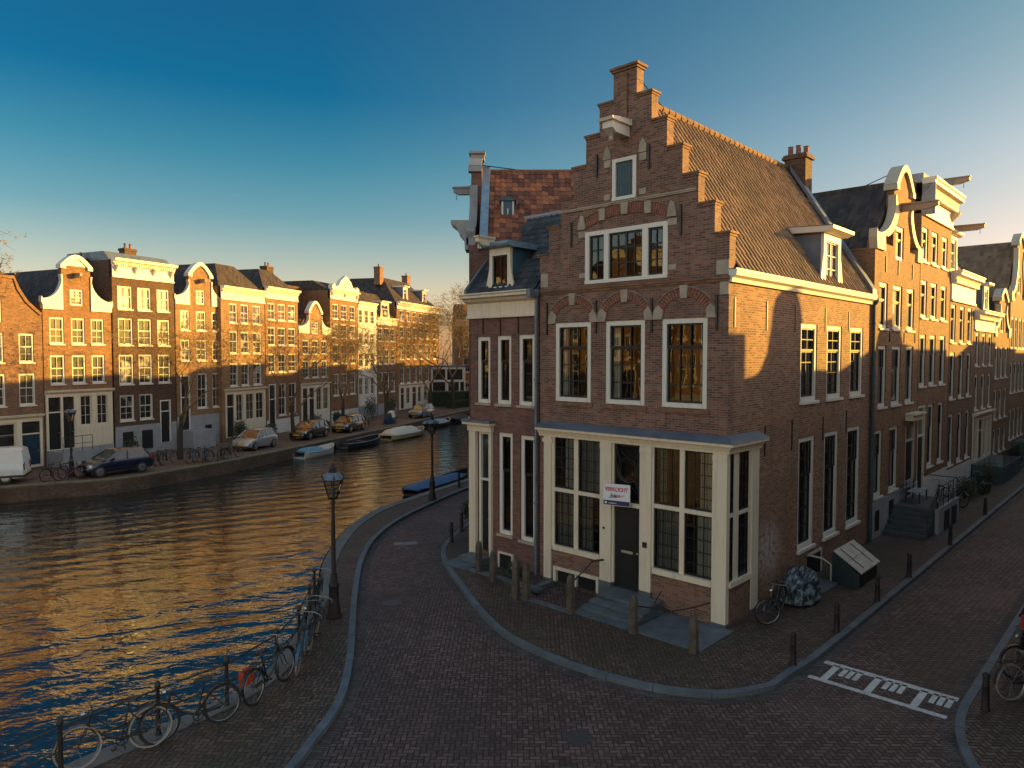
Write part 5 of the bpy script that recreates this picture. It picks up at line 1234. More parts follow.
# ------------------------------------------------------------------ street furniture
def lamp(x, y, label, h=3.88):
    t = thing('street_lamp', label, 'street lamp', (x, y, 0), R(20), 'cast iron street lamps')
    p = MB().lathe([(.21, 0), (.21, .06), (.17, .10), (.16, .30), (.13, .34), (.125, .80), (.15, .84), (.10, .90), (.085, 1.1), (.06, 1.16), (.055, 2.0), (.042, 2.95), (.07, 2.98), (.05, 3.02), (.035, 3.06), (.11, 3.12)], 12)
    p.build('post', 'rust_metal', t)
    MB().tube([(-.16, 0, 2.86), (.16, 0, 2.86)], .015, 6).build('ladder_bar', 'rust_metal', t)
    n = 6; L = MB(); G_ = MB()
    def rp(r, z): return [(r*math.cos(2*math.pi*(k+.5)/n), r*math.sin(2*math.pi*(k+.5)/n), z) for k in range(n)]
    b_, m_ = rp(.10, 3.10), rp(.235, 3.60)
    for k in range(n):
        L.tube([b_[k], m_[k]], .012, 4); L.tube([m_[k], m_[(k+1) % n]], .016, 4); L.tube([b_[k], b_[(k+1) % n]], .014, 4)
        L.tube([m_[k], (m_[k][0]*1.12, m_[k][1]*1.12, 3.66), (m_[k][0]*1.05, m_[k][1]*1.05, 3.74)], [.02, .016, .006], 4)
        q = (k+1) % n
        G_.quad(tuple(c*.99 for c in b_[k][:2])+(3.11,), tuple(c*.99 for c in b_[q][:2])+(3.11,), tuple(c*.99 for c in m_[q][:2])+(3.6,), tuple(c*.99 for c in m_[k][:2])+(3.6,))
    L.build('lantern_frame', 'rust_metal', t); G_.build('lantern_glass', 'glass', t, recalc=False)
    MB().lathe([(.25, 3.60), (.26, 3.62), (.20, 3.70), (.13, 3.77), (.09, 3.79)], 12).build('lantern_dome', 'lead', t)
    MB().lathe([(.09, 3.78), (.10, 3.81), (.07, 3.84), (.075, 3.88), (.04, 3.92), (.035, 3.97), (.01, 4.02)], 10).build('lantern_crown', 'rust_metal', t)
    MB().lathe([(.02, 3.12), (.03, 3.2), (.055, 3.30), (.03, 3.40), (.01, 3.41)], 8).build('bulb_holder', 'plaster', t)
    for o in t.children:
        if o.name.startswith(('lantern', 'bulb')): o.scale = (1.18, 1.18, 1.0)
    return t
lamp(-4.62, 18.26, 'cast iron street lamp with glass lantern in the foreground beside the parked bicycles')
lamp(-3.75, 33.3, 'cast iron street lamp by the canal above the moored blue covered boat')
lamp(-24.6, 39.6, 'dark street lamp in front of the two doors across the canal')

def bollard(x, y, label, h=.74):
    t = thing('bollard', label, 'bollard', (x, y, 0), 0, 'brown iron bollards')
    MB().lathe([(.085, 0), (.085, .03), (.07, .05), (.062, .45), (.072, .47), (.058, .50), (.055, h-.09), (.068, h-.08), (.068, h-.05), (.045, h-.02), (.012, h)], 10).build('shaft', 'rust_metal', t)
    return t
for i, (x, y, lb) in enumerate(((6.17, 15.39, 'nearest to the crossing band, left of it'), (7.98, 17.26, 'second along the side street kerb, below the striped tarp'), (10.1, 19.46, 'third along the side street kerb, by the pale cellar hatch'), (12.17, 21.6, 'fourth along the side street kerb, below the stone stairs'),
        (15.69, 25.28, 'fifth along the side street kerb'), (20.12, 30.08, 'sixth and farthest along the side street kerb'), (9.07, 13.4, 'at the right kerb beside the parked bicycle'), (-2.2, 25.69, 'at the left end of the corner pavement'), (-1.95, 27.32, 'second at the left end of the corner pavement, by the shrub'), (-2.73, 36.51, 'on the canal edge past the far lamp'))):
    bollard(x, y, 'brown iron bollard '+lb)
M['stone_old'] = plain('weathered_post_stone', (.085, .066, .05), .85, var=.55, vscale=4, bmp=.4)
def stone_post(x, y, h, label, r=.105):
    p = w2(x, y); t = thing('stone_post', label, 'stone post', p, AM+R(random.uniform(-6, 6)), 'stone posts in front of the shopfronts')
    sq = lambda s_, z: [(s_*c, s_*d, z) for c, d in ((-1, -.6), (-.6, -1), (.6, -1), (1, -.6), (1, .6), (.6, 1), (-.6, 1), (-1, .6))]
    MB().loft([sq(r, 0), sq(r*.95, .25), sq(r*.86, h*.8), sq(r*.80, h-.12), sq(r*.62, h-.04), sq(r*.3, h)]).build('shaft', 'stone_old', t)
for a in ((-7.67, -1.15, 1.0, 'stone post at the doorstep of the purple brick house'), (-6.71, -1.48, .95, 'stone post left of the small dark pit shrub'), (-5.28, -2.02, 1.12, 'left one of the two stone posts standing close together'), (-4.92, -1.98, 1.0, 'right one of the two stone posts standing close together'),
          (-3.40, -1.93, 1.02, 'stone post at the left foot of the front steps'), (-1.44, -1.93, .95, 'stone post at the right foot of the front steps'), (.22, -1.98, .88, 'stone post at the outer corner of the bluestone slab')):
    stone_post(*a)

# canal railing
rt = thing('canal_railing', 'black iron railing with two bars along the canal edge behind the bicycles', 'railing', (-7.3, 11.0, 0))
rp = [(-10.6, 4.6), (-9.4, 7.1), (-8.3, 9.3), (-7.25, 11.2), (-6.33, 12.5), (-5.52, 13.55), (-5.02, 14.95), (-4.96, 16.35), (-5.15, 17.9), (-5.42, 19.3)]
for x, y in rp:
    MB().lathe([(.065, 0), (.05, .04), (.04, .10), (.036, .86), (.055, .88), (.055, .94), (.03, .98), (.0, 1.0)], 8, (x+7.3, y-11., 0)).build('post', 'black_metal', rt)
for z, nm in ((.84, 'top_rail'), (.45, 'lower_rail')):
    MB().tube([(x+7.3, y-11., z) for x, y in rp], .018, 6).build(nm, 'black_metal', rt)

# ------------------------------------------------------------------ bicycles
M['bike_black'] = plain('bike_black', (.018, .018, .02), .35)
M['bike_blue'] = plain('bike_blue', (.04, .12, .20), .35)
M['bike_purple'] = plain('bike_purple', (.16, .03, .09), .35)
M['bag_red'] = plain('bag_red', (.5, .07, .02), .7)
M['chrome_dull'] = plain('worn_steel', (.22, .22, .22), .4, metal=.8)
_bk = {}
def bike_meshes(frame, tyre):
    k = (frame, tyre)
    if k in _bk: return _bk[k]
    ty = MB().ring((0, 0, 0), .335, .019, 'y', 30, 6).mesh('tyre', tyre)
    wb = MB().ring((0, 0, 0), .305, .012, 'y', 30, 4); wb.tube([(0, -.04, 0), (0, .04, 0)], .02, 6)
    for i in range(14):
        a = 2*math.pi*i/14; s_ = .03 if i % 2 else -.03
        wb.tube([(0, s_, 0), (.30*math.cos(a), 0, .30*math.sin(a))], .0028, 3, cap=False)
    wh = wb.mesh('wheel', 'chrome_dull')
    f = MB(); A = (-.53, 0, .35); BB = (-.08, 0, .30); ST = (-.20, 0, .80); HT = (.36, 0, .86); HB = (.40, 0, .66); FW = (.56, 0, .35)
    f.tube([BB, ST], .017, 6).tube([BB, (.16, 0, .42), HB], .019, 6).tube([(-.17, 0, .68), (.12, 0, .58), HT], .015, 6).tube([HT, HB], .02, 6)
    for s_ in (-.05, .05):
        f.tube([(A[0], s_, A[2]), (BB[0], s_*.6, BB[2])], .010, 5).tube([(A[0], s_, A[2]), (-.19, s_*.4, .74)], .009, 5)
        f.tube([HB, (.44, s_, .60), (.49, s_, .5), (FW[0], s_, FW[2])], .010, 5)
    fr = f.mesh('frame', frame)
    g = MB()
    for cx in (-.53, .56):
        pts = [(cx+.375*math.cos(a), 0, .35+.375*math.sin(a)) for a in [R(t) for t in (range(10, 200, 19) if cx < 0 else range(20, 170, 15))]]
        for p, q in zip(pts, pts[1:]):
            g.quad((p[0], -.03, p[2]), (q[0], -.03, q[2]), (q[0], .03, q[2]), (p[0], .03, p[2]))
    gd = g.mesh('mudguard', frame, False)
    h = MB().tube([(.36, 0, .86), (.34, 0, 1.0), (.36, 0, 1.03)], .013, 6).tube([(.14, -.30, .98), (.24, -.28, 1.02), (.36, -.12, 1.04), (.38, 0, 1.03), (.36, .12, 1.04), (.24, .28, 1.02), (.14, .30, .98)], .012, 6).mesh('handlebar', 'chrome_dull')
    s_ = MB().loft([[(x, y*w_, z+dz) for y, dz in ((-1, -.03), (-.8, .01), (0, .025), (.8, .01), (1, -.03), (0, -.045))] for x, w_, z in ((-.34, .06, .92), (-.30, .105, .93), (-.22, .10, .93), (-.14, .04, .925), (-.06, .022, .92), (-.04, .012, .91))])
    s_.tube([(-.20, 0, .80), (-.215, 0, .90)], .014, 6); sd = s_.mesh('saddle', 'seat')
    r_ = MB()
    for y in (-.06, 0, .06): r_.tube([(-.80, y, .76), (-.30, y, .76)], .006, 4)
    for x in (-.8, -.55, -.32): r_.tube([(x, -.06, .76), (x, .06, .76)], .006, 4)
    for y in (-.06, .06): r_.tube([(-.70, y, .76), (-.53, y, .35)], .006, 4)
    rk = r_.mesh('rack', 'black_metal')
    c = MB().box(-.48, -.08, .04, .05, .30, .345).ring((-.08, .045, .30), .09, .012, 'y', 16, 4); c.tube([(-.08, -.09, .30), (-.08, .09, .30)], .012, 5)
    c.tube([(-.08, .09, .30), (.06, .10, .22)], .009, 4).tube([(-.08, -.09, .30), (-.22, -.10, .38)], .009, 4).box(.02, .10, .10, .18, .20, .23).box(-.26, -.18, -.18, -.10, .37, .40)
    c.tube([(-.12, -.08, .28), (-.16, -.22, .02)], .008, 4); ck = c.mesh('crank', 'black_metal')
    lp = MB().lathe([(.0, 0), (.045, .0), (.04, .05), (.0, .07)], 8).mesh('headlight', 'chrome')
    _bk[k] = (ty, wh, fr, gd, h, sd, rk, ck, lp); return _bk[k]
def bicycle(x, y, ang, label, frame='bike_black', tyre='rubber', lean=6., group=None, z=0., steer=0):
    ty, wh, fr, gd, h, sd, rk, ck, lp = bike_meshes(frame, tyre)
    t = thing('bicycle', label, 'bicycle', (x, y, z), 0, group)
    t.rotation_euler = (R(lean), 0, R(ang))
    for cx in (-.53, .56):
        w_ = place('wheel', wh, t, (cx, 0, .355), R(steer) if cx > 0 else 0); place('tyre', ty, w_)
    hb = place('handlebar', h, t); f = place('frame', fr, t); place('mudguard', gd, t); place('saddle', sd, t); place('rack', rk, t); place('crank', ck, t)
    l = place('headlight', lp, t, (.45, 0, .88)); l.rotation_euler = (0, R(90), 0)
    return t
GB = 'bicycles parked along the canal railing'
def bike2(a, b_, label, **k):
    """rear wheel at a, front wheel at b"""
    A, B = Vector(a), Vector(b_); m = A.lerp(B, .49); d = B-A
    return bicycle(m.x, m.y, math.degrees(math.atan2(d.y, d.x)), label, **k)
bike2((-6.25, 12.10), (-7.1, 11.42), 'black roadster bicycle with pale tyres and tall handlebar, nearest on the canal railing', tyre='pale_tyre', lean=5, group=GB)
bike2((-5.36, 12.92), (-6.12, 12.22), 'black bicycle with big saddle, second on the canal railing', lean=4, group=GB)
b3 = bike2((-4.98, 13.62), (-4.72, 14.62), 'dark bicycle with red and orange pannier, third on the canal railing', lean=-5, group=GB)
MB().hexa([(-.72, .07, .42), (-.40, .07, .42), (-.40, .19, .42), (-.72, .19, .42)], [(-.74, .07, .72), (-.38, .07, .72), (-.38, .16, .72), (-.74, .16, .72)]).build('pannier', 'bag_red', b3)
bike2((-4.58, 14.95), (-4.70, 15.95), 'blue bicycle leaning close to the railing, fourth in the row', frame='bike_blue', tyre='pale_tyre', lean=7, group=GB)
bike2((-4.62, 16.0), (-4.75, 17.0), 'dark bicycle with silver handlebar, fifth along the railing', lean=8, group=GB, tyre='pale_tyre')
bike2((-5.0, 17.4), (-4.92, 16.4), 'black bicycle turned the other way, sixth along the railing behind the lamp', lean=-6, group=GB)
bike2((-5.12, 18.2), (-5.28, 19.2), 'black bicycle at the far end of the railing behind the lamp', lean=7, group=GB)
p1 = w2(.72, .80); p0 = w2(.62, 1.86)
bike2((p0.x, p0.y), (p1.x, p1.y), 'black bicycle against the side wall between the shopfront and the striped tarp', lean=-5, steer=-48)
bike2((9.85, 13.78), (10.9, 13.95), 'black bicycle with pale front tyre at the right edge by the kerb', lean=-4, tyre='pale_tyre', group='bicycles at the right kerb')
bike2((11.6, 14.9), (10.6, 14.7), 'dark bicycle behind the pale tyred one at the right edge', lean=5, group='bicycles at the right kerb')
GF2 = 'bicycles on the far quay'
for i, (x, y, a, lb, fm) in enumerate(((-24.9, 38.5, 75, 'dark bicycle left one of the pair by the stoop across the canal', 'bike_black'), (-24.2, 38.75, 60, 'purple bicycle right one of the pair by the stoop across the canal', 'bike_purple'), (-23.9, 39.5, 110, 'black bicycle behind the pair by the stoop across the canal', 'bike_black'),
     (-20.4, 45.0, 95, 'black bicycle, leftmost of the cluster on the far quay right of the tree', 'bike_black'), (-20.0, 45.5, 80, 'blue bicycle, second of the cluster on the far quay', 'bike_blue'), (-19.6, 45.2, 105, 'dark bicycle, middle of the cluster on the far quay', 'bike_black'), (-19.2, 45.8, 70, 'pale bicycle, fourth of the cluster on the far quay', 'bike_blue'), (-18.8, 46.0, 90, 'black bicycle, fifth of the cluster on the far quay', 'bike_black'), (-18.5, 46.8, 60, 'black bicycle, rightmost of the cluster on the far quay', 'bike_black'),
     (-21.9, 43.9, 100, 'black bicycle left one of two behind the dark blue car', 'bike_black'), (-21.5, 44.3, 80, 'dark bicycle right one of two behind the dark blue car', 'bike_black'), (-14.2, 66.5, 80, 'dark bicycle leaning by the trees past the parked cars', 'bike_black'), (-13.6, 67.3, 100, 'black bicycle between the tree and the covered scooter', 'bike_black'))):
    bicycle(x, y, a, lb, frame=fm, group=GF2, lean=5)
for i, (u, x, a, lb) in enumerate(((14.9, 1.35, 60, 'black bicycle on the stone landing beside the neck gable house'), (17.8, .9, 70, 'black bicycle by the wall just past the stone stairs'), (20.6, .8, 95, 'dark bicycle leaning under the windows of the cornice house'), (24.6, .9, 80, 'black bicycle by the green planter on the side street'), (36.2, .9, 85, 'dark bicycle far along the side street past the blue stoop'))):
    p = w2(x, u); bicycle(p.x, p.y, a, lb, group='bicycles along the side street houses', lean=6, z=.86 if i == 0 else 0)

# ------------------------------------------------------------------ cars
M['car_blue'] = plain('car_dark_blue', (.006, .012, .035), .25, var=.05, coat=.8)
M['car_silver'] = plain('car_silver', (.36, .38, .40), .3, var=.04, metal=.4, coat=.8)
M['car_dark'] = plain('car_dark', (.010, .012, .015), .25, var=.05, coat=.8)
M['car_grey'] = plain('car_grey_green', (.02, .03, .034), .25, var=.05, coat=.8)
M['car_pale'] = plain('car_pale_blue', (.10, .17, .20), .28, var=.05, coat=.8)
M['van_white'] = plain('van_white', (.72, .72, .70), .35, var=.04, coat=.4)
M['car_glass'] = glass_far('car_glass', (.02, .025, .03))
M['car_red'] = plain('red_lamp_glass', (.30, .015, .015), .2, var=.05)
m_, nt_, b_ = new_mat('tail_light'); b_.inputs['Base Color'].default_value = (.35, .01, .01, 1); b_.inputs['Emission Color'].default_value = (1, .05, .08, 1); b_.inputs['Emission Strength'].default_value = 0; M['tail_light'] = m_
M['headlight'] = plain('headlight_glass', (.6, .6, .58), .15, var=.05)
M['plate'] = plain('number_plate', (.65, .45, .05), .5, var=.03)
def car(x, y, ang, label, paint, kind='hatch', z=0.):
    t = thing('parked_car' if kind != 'van' else 'parked_van', label, 'car' if kind != 'van' else 'van', (x, y, z), R(ang), 'parked cars')
    L, H, Wd = {'hatch': (3.65, 1.44, .82), 'estate': (4.05, 1.43, .84), 'van': (4.2, 1.85, .88)}[kind]
    # stations along x: x, belt/hood height, half width, bottom
    if kind == 'van': S = [(-.5, .50, .80, .42), (-.485, 1.05, .86, .30), (-.40, 1.1, .88, .27), (-.1, 1.1, .88, .27), (.12, 1.08, .88, .27), (.22, 1.02, .87, .27), (.40, .92, .84, .27), (.475, .78, .78, .30), (.5, .60, .68, .40)]
    else: S = [(-.5, .62, .70, .42), (-.485, .88, .78, .32), (-.42, .95, .82, .26), (-.2, .94, .84, .24), (.05, .93, .84, .24), (.18, .92, .84, .24), (.30, .86, .82, .24), (.42, .76, .78, .26), (.48, .66, .70, .30), (.5, .50, .60, .38)]
    def sec(x_, zt, w_, zb):
        zm = (zb+zt)*.5
        return [(x_*L, s_*ww, zz) for s_, ww, zz in ((-1, w_*.55, zt+.015), (-1, w_*.93, zt-.02), (-1, w_, zt-.14), (-1, w_, zm-.05), (-1, w_*.95, zb+.02), (-1, w_*.6, zb), (1, w_*.6, zb), (1, w_*.95, zb+.02), (1, w_, zm-.05), (1, w_, zt-.14), (1, w_*.93, zt-.02), (1, w_*.55, zt+.015))]
    MB().loft([sec(*s_) for s_ in S]).build('body', paint, t)
    if kind == 'van': gl = [(-.495, 1.04, .82), (-.47, H-.10, .74), (-.42, H-.02, .74), (.02, H-.02, .74), (.10, H-.10, .74), (.27, .98, .80)]
    else: gl = [(-.47 if kind == 'estate' else -.455, .92, .78), (-.42 if kind == 'estate' else -.37, H-.10, .62), (-.34, H-.02, .60), (-.02, H-.02, .60), (.06, H-.08, .60), (.27, .87, .76)]
    # greenhouse: glass volume with roof skin and pillars
    bel = {g[0]: g for g in gl}
    mb = MB(); up = [(g[0]*L, g[2], g[1]) for g in gl]
    base = [(g[0]*L, .80 if kind != 'van' else .84, .90 if kind != 'van' else 1.04) for g in gl]
    secs = [[(b0[0], -b0[1]*.97, b0[2]), (u0_[0], -u0_[1], u0_[2]), (u0_[0], u0_[1], u0_[2]), (b0[0], b0[1]*.97, b0[2])] for b0, u0_ in zip(base, up)]
    mb.loft(secs, smooth=False).build('windows', 'car_glass' if kind != 'van' else paint, t)
    rf = MB(); rl = [g for g in up if g[2] > H-.15]
    rf.loft([[(g[0], -g[1]-.01, g[2]-.03), (g[0], -g[1]*.9, g[2]+.02), (g[0], 0, g[2]+.035), (g[0], g[1]*.9, g[2]+.02), (g[0], g[1]+.01, g[2]-.03)] for g in rl], closed=True)
    rf.build('roof', paint, t)
    pl = MB()
    if kind != 'van':
        for s_ in (-1, 1):
            for a, c in ((0, 1), (len(up)-1, len(up)-2)): pl.tube([(base[a][0], s_*.80, .90), (up[c][0], s_*(up[c][1]+.005), up[c][2])], .035 if a else .06, 5)
            pl.tube([(-.10*L+.05, s_*.815, .90), (-.12*L+.05, s_*.615, H-.05)], .03, 5)
            if kind == 'estate': pl.tube([(-.30*L, s_*.815, .90), (-.33*L, s_*.61, H-.05)], .04, 5)
        build_each(pl, 'pillar', paint, t)
    else:
        MB().quad((.27*L+.008, -.70, 1.02), (.27*L+.008, .70, 1.02), (.11*L+.012, .64, H-.12), (.11*L+.012, -.64, H-.12)).build('windscreen', 'car_glass', t, recalc=False)
        for s_ in (-1, 1): MB().quad((-.02*L, s_*.86, 1.06), (.20*L, s_*.845, 1.06), (.10*L, s_*.775, H-.2), (-.02*L, s_*.775, H-.2)).build('side_window', 'car_glass', t, recalc=False)
        MB().box(-.505*L, .505*L, -.885, .885, .34, .46).build('bumper_strip', 'black_metal', t)
    for xx in (-.30*L, .32*L):
        for s_ in (-1, 1):
            w_ = MB().lathe([(.20, -.10), (.30, -.09), (.315, -.05), (.315, .05), (.30, .09), (.20, .10)], 20).build('wheel', 'rubber', t, (xx, s_*.76, .315)); w_.rotation_euler = (R(90), 0, 0)
            MB().lathe([(.20, -.105), (.19, -.11), (.05, -.09), (.05, .09), (.19, .11), (.20, .105)], 16).build('rim', 'chrome', w_)
    for s_ in (-1, 1):
        MB().hexa([(.455*L, s_*.50, .56), (.49*L, s_*.42, .56), (.47*L, s_*.70, .58), (.43*L, s_*.78, .58)], [(.44*L, s_*.52, .72), (.478*L, s_*.44, .68), (.455*L, s_*.68, .70), (.42*L, s_*.77, .74)]).build('headlight', 'headlight', t)
        MB().box(-.497*L, -.45*L, min(s_*.60, s_*.79), max(s_*.60, s_*.79), .68, .98 if kind != 'van' else 1.1).build('tail_light', 'tail_light' if z else 'car_red', t)
        MB().box(.12*L, .155*L, min(s_*.86, s_*.98), max(s_*.86, s_*.98), .90, 1.02).build('mirror', paint, t)
    MB().box(.492*L, .506*L, -.26, .26, .40, .50).build('number_plate', 'plate', t); MB().box(-.512*L, -.497*L, -.26, .26, .50, .60).build('number_plate', 'plate', t)
    return t
car(-28.1, 37.5, 203, 'white delivery van cut by the left edge on the far quay', 'van_white', 'van', 0)
car(-22.75, 40.7, 232, 'dark blue hatchback car parked on the far quay in front of the dark brown house', 'car_blue')
car(-18.7, 51.7, 256, 'silver hatchback car parked alone on the far quay', 'car_silver')
car(-16.6, 58.2, 256, 'dark estate car behind the tree, next to the silver hatchback on the far quay', 'car_dark', 'estate')
car(-14.6, 63.6, 257, 'grey green estate car on the far quay above the dark open boat', 'car_grey', 'estate')
car(-9.9, 78.0, 250, 'pale blue hatchback car farthest along the far quay', 'car_pale')
p = w2(6.5, 4.75); car(p.x, p.y, 46.8, 'black car seen from behind with red tail light at the right edge', 'car_dark', 'estate', -.001)
# covered scooter on the far quay
t = thing('covered_scooter', 'small scooter under a blue and white cover on the far quay by the tree', 'scooter', (-12.1, 70.4, 0), R(70))
MB().loft([[(x*.9, y*w_, z*h_) for y, z in ((-.35, 0), (-.38, .5), (-.2, 1), (.2, 1), (.38, .5), (.35, 0))] for x, w_, h_ in ((-1, .5, .5), (-.7, .95, 1.0), (0, 1, 1.1), (.6, .9, 1.25), (1, .4, .6))]).build('cover', 'blue_paint', t)
MB().loft([[(x*.9, y*w_*1.02, z*h_) for y, z in ((-.37, .55), (-.2, 1.02), (.2, 1.02), (.37, .55))] for x, w_, h_ in ((-.1, 1, 1.1), (.6, .9, 1.25), (1, .4, .6))]).build('cover_flap', 'white', t)
for x in (-.6, .6): MB().ring((x, 0, .22), .2, .05, 'y', 16, 5).build('wheel', 'rubber', t)

# ------------------------------------------------------------------ boats
M['hull_white'] = plain('hull_white', (.62, .60, .54), .4, var=.08); M['hull_dark'] = plain('hull_dark', (.03, .028, .03), .4, var=.2)
M['hull_cream'] = plain('hull_cream', (.50, .38, .20), .4, var=.1); M['tarp_cream'] = plain('tarp_cream', (.62, .56, .44), .8, var=.1)
M['tarp_blue'] = plain('tarp_blue', (.025, .10, .22), .6, var=.25, vscale=1.5, bmp=.3); M['tarp_grey'] = plain('tarp_grey', (.25, .29, .31), .7, var=.15)
M['hull_blue'] = plain('hull_blue', (.03, .22, .36), .4, var=.1)
def boat(x, y, ang, L, W, label, hull, cover=None, cover_rng=(-.45, .2), arch_h=.35, free=.45, inner='wood', rim='hull_white'):
    t = thing('moored_boat', label, 'boat', (x, y, WZ), R(ang), 'moored boats')
    xs = [-.5, -.47, -.35, -.15, .1, .3, .42, .5]; ws = [.36, .42, .48, .5, .49, .38, .2, .02]; sh_ = [.02, .02, 0, -.02, 0, .08, .16, .24]
    secs = []
    for a, w_, s_ in zip(xs, ws, sh_):
        zt = free+s_; secs.append([(a*L, -w_*W, zt), (a*L, -w_*W*.92, .1), (a*L*.97, -w_*W*.6, -.15), (a*L*.97, w_*W*.6, -.15), (a*L, w_*W*.92, .1), (a*L, w_*W, zt), (a*L*.985, w_*W*.88, zt-.01), (a*L*.985, w_*W*.78, .08), (a*L*.985, -w_*W*.78, .08), (a*L*.985, -w_*W*.88, zt-.01)])
    MB().loft(secs).build('hull', hull, t)
    g = MB()
    for s_ in (-1, 1): g.tube([(a*L, s_*w_*W, free+q+.02) for a, w_, q in zip(xs, ws, sh_)], .035, 5)
    g.build('gunwale', rim, t)
    MB().box(-.3*L, -.24*L, -.40*W, .40*W, .28, .33).box(.05*L, .11*L, -.40*W, .40*W, .28, .33).build('bench', inner, t)
    if cover:
        c0, c1 = cover_rng; n = 9; sc_ = []
        for i in range(n):
            f = c0+(c1-c0)*i/(n-1)
            w_ = next((ws[k]+(ws[k+1]-ws[k])*(f-xs[k])/(xs[k+1]-xs[k]) for k in range(7) if xs[k] <= f <= xs[k+1]), .3)*W*1.02
            hh_ = arch_h*(.75+.25*math.sin(math.pi*i/(n-1)))*(1 if i % 2 else .86)
            if i in (0, n-1): hh_ *= .3
            sc_.append([(f*L, -w_, free-.05), (f*L, -w_*.97, free+.04), (f*L, -w_*.5, free+hh_*.8), (f*L, 0, free+hh_), (f*L, w_*.5, free+hh_*.8), (f*L, w_*.97, free+.04), (f*L, w_, free-.05)])
        MB().loft(sc_).build('cover', cover, t)
    return t
boat(-14.65, 53.2, 67, 4.0, 1.6, 'small white motorboat with bright blue cover, nearest boat at the far quay', 'hull_white', 'hull_blue', (-.42, .05), .3)
boat(-12.55, 59.0, 68, 5.4, 1.9, 'dark open sloop with pale rim moored at the far quay', 'hull_dark', None, rim='tarp_grey')
boat(-9.85, 65.4, 66, 6.4, 2.1, 'cream sloop with pale canvas cover moored at the far quay', 'hull_cream', 'tarp_cream', (-.46, .25), .6)
boat(-7.9, 75.3, 68, 5.2, 1.9, 'grey covered boat behind the far lamp at the far quay', 'hull_dark', 'tarp_grey', (-.45, .3), .35)
boat(-5.9, 81., 69, 5.2, 1.9, 'dark boat farthest along the far quay', 'hull_dark', 'car_grey' if False else 'hull_dark', (-.45, .2), .4, rim='hull_dark')
boat(-4.05, 40.6, 64, 6.2, 1.6, 'long low boat under a blue tarpaulin moored on the near side past the far lamp', 'hull_dark', 'tarp_blue', (-.49, .40), .22, free=.34, rim='hull_dark')

# ------------------------------------------------------------------ side wall clutter
M['tarp_stripe'] = None
m_, nt_, b_ = new_mat('striped_tarp'); co_ = objco(nt_)
mp_ = N(nt_, 'ShaderNodeMapping'); mp_.inputs['Rotation'].default_value = (.5, .3, .6); mp_.inputs['Scale'].default_value = (2.2, 11., 5.); nt_.links.new(co_, mp_.inputs[0])
f_ = noise(nt_, mp_.outputs[0], 1.5, 5, .65)
nt_.links.new(ramp(nt_, f_, [(.44, (.012, .022, .03)), (.52, (.05, .075, .09)), (.60, (.24, .29, .31))]), b_.inputs['Base Color']); b_.inputs['Roughness'].default_value = .4
bump(nt_, b_, f_, .6, .03); M['tarp_stripe'] = m_
p = w2(.62, 3.15); t = thing('covered_cargo_bike', 'cargo bicycle hidden under a streaked blue and white tarpaulin by the side wall', 'cargo bicycle', p, AS)
rg_ = random.Random(5)
sec = []
for x, w_, h_ in ((-.68, .16, .50), (-.55, .30, .72), (-.3, .38, .80), (-.05, .44, .70), (.25, .46, .98), (.45, .40, .78), (.66, .34, .50), (.78, .2, .26)):
    sec.append([(x+rg_.uniform(-.04, .04), w_*a+rg_.uniform(-.03, .03), max(.06, h_*b__+rg_.uniform(-.05, .05))) for a, b__ in ((-1.1, .10), (-1.02, .4), (-.8, .85), (-.1, 1.0), (.7, .92), (1.0, .45), (1.1, .12))])
MB().loft(sec, smooth=False).build('tarpaulin', 'tarp_stripe', t)
for x, r in ((-.45, .2), (.55, .2)): MB().ring((x, -.1, .2), r-.02, .02, 'y', 18, 5).build('wheel', 'rubber', t)
# cellar hatch
M['stone_pale'] = plain('pale_boards', (.50, .44, .36), .7, var=.2)
t = thing('cellar_hatch', 'dark blue cellar entrance with pale sloping doors against the side wall', 'cellar hatch', w2(.0, 5.35), AS)
MB().prism([(-1.5, .0), (-1.5, .40), (-.82, .93), (-.74, .93), (-.74, 0)], 1.6, 1.67, 'x').build('cheek', 'hatch_paint', t)
MB().prism([(-1.5, .0), (-1.5, .40), (-.82, .93), (-.74, .93), (-.74, 0)], .0, .07, 'x').build('cheek', 'hatch_paint', t)
MB().box(.07, 1.6, -.80, -.74, 0, .92).build('back_board', 'dark_paint', t)
MB().box(.0, 1.1, -.06, -.001, .66, .72).build('window_lintel', 'stone_pale', t)
MB().box(1.04, 1.1, -.06, -.001, .0, .66).build('window_jamb', 'stone_pale', t)
MB().box(.0, 1.04, -.03, -.001, .0, .66).build('window_opening', 'dark_paint', t)
MB().tube([(.02, -.70, .0), (.02, -.70, .55), (.02, -.45, .68), (.02, -.10, .70)], .03, 6).build('hoop', 'stone_pale', t)
MB().box(.07, 1.6, -1.5, -1.43, 0, .38).build('front_board', 'dark_paint', t)
sl = -(.93-.42)/(-.78+1.56)
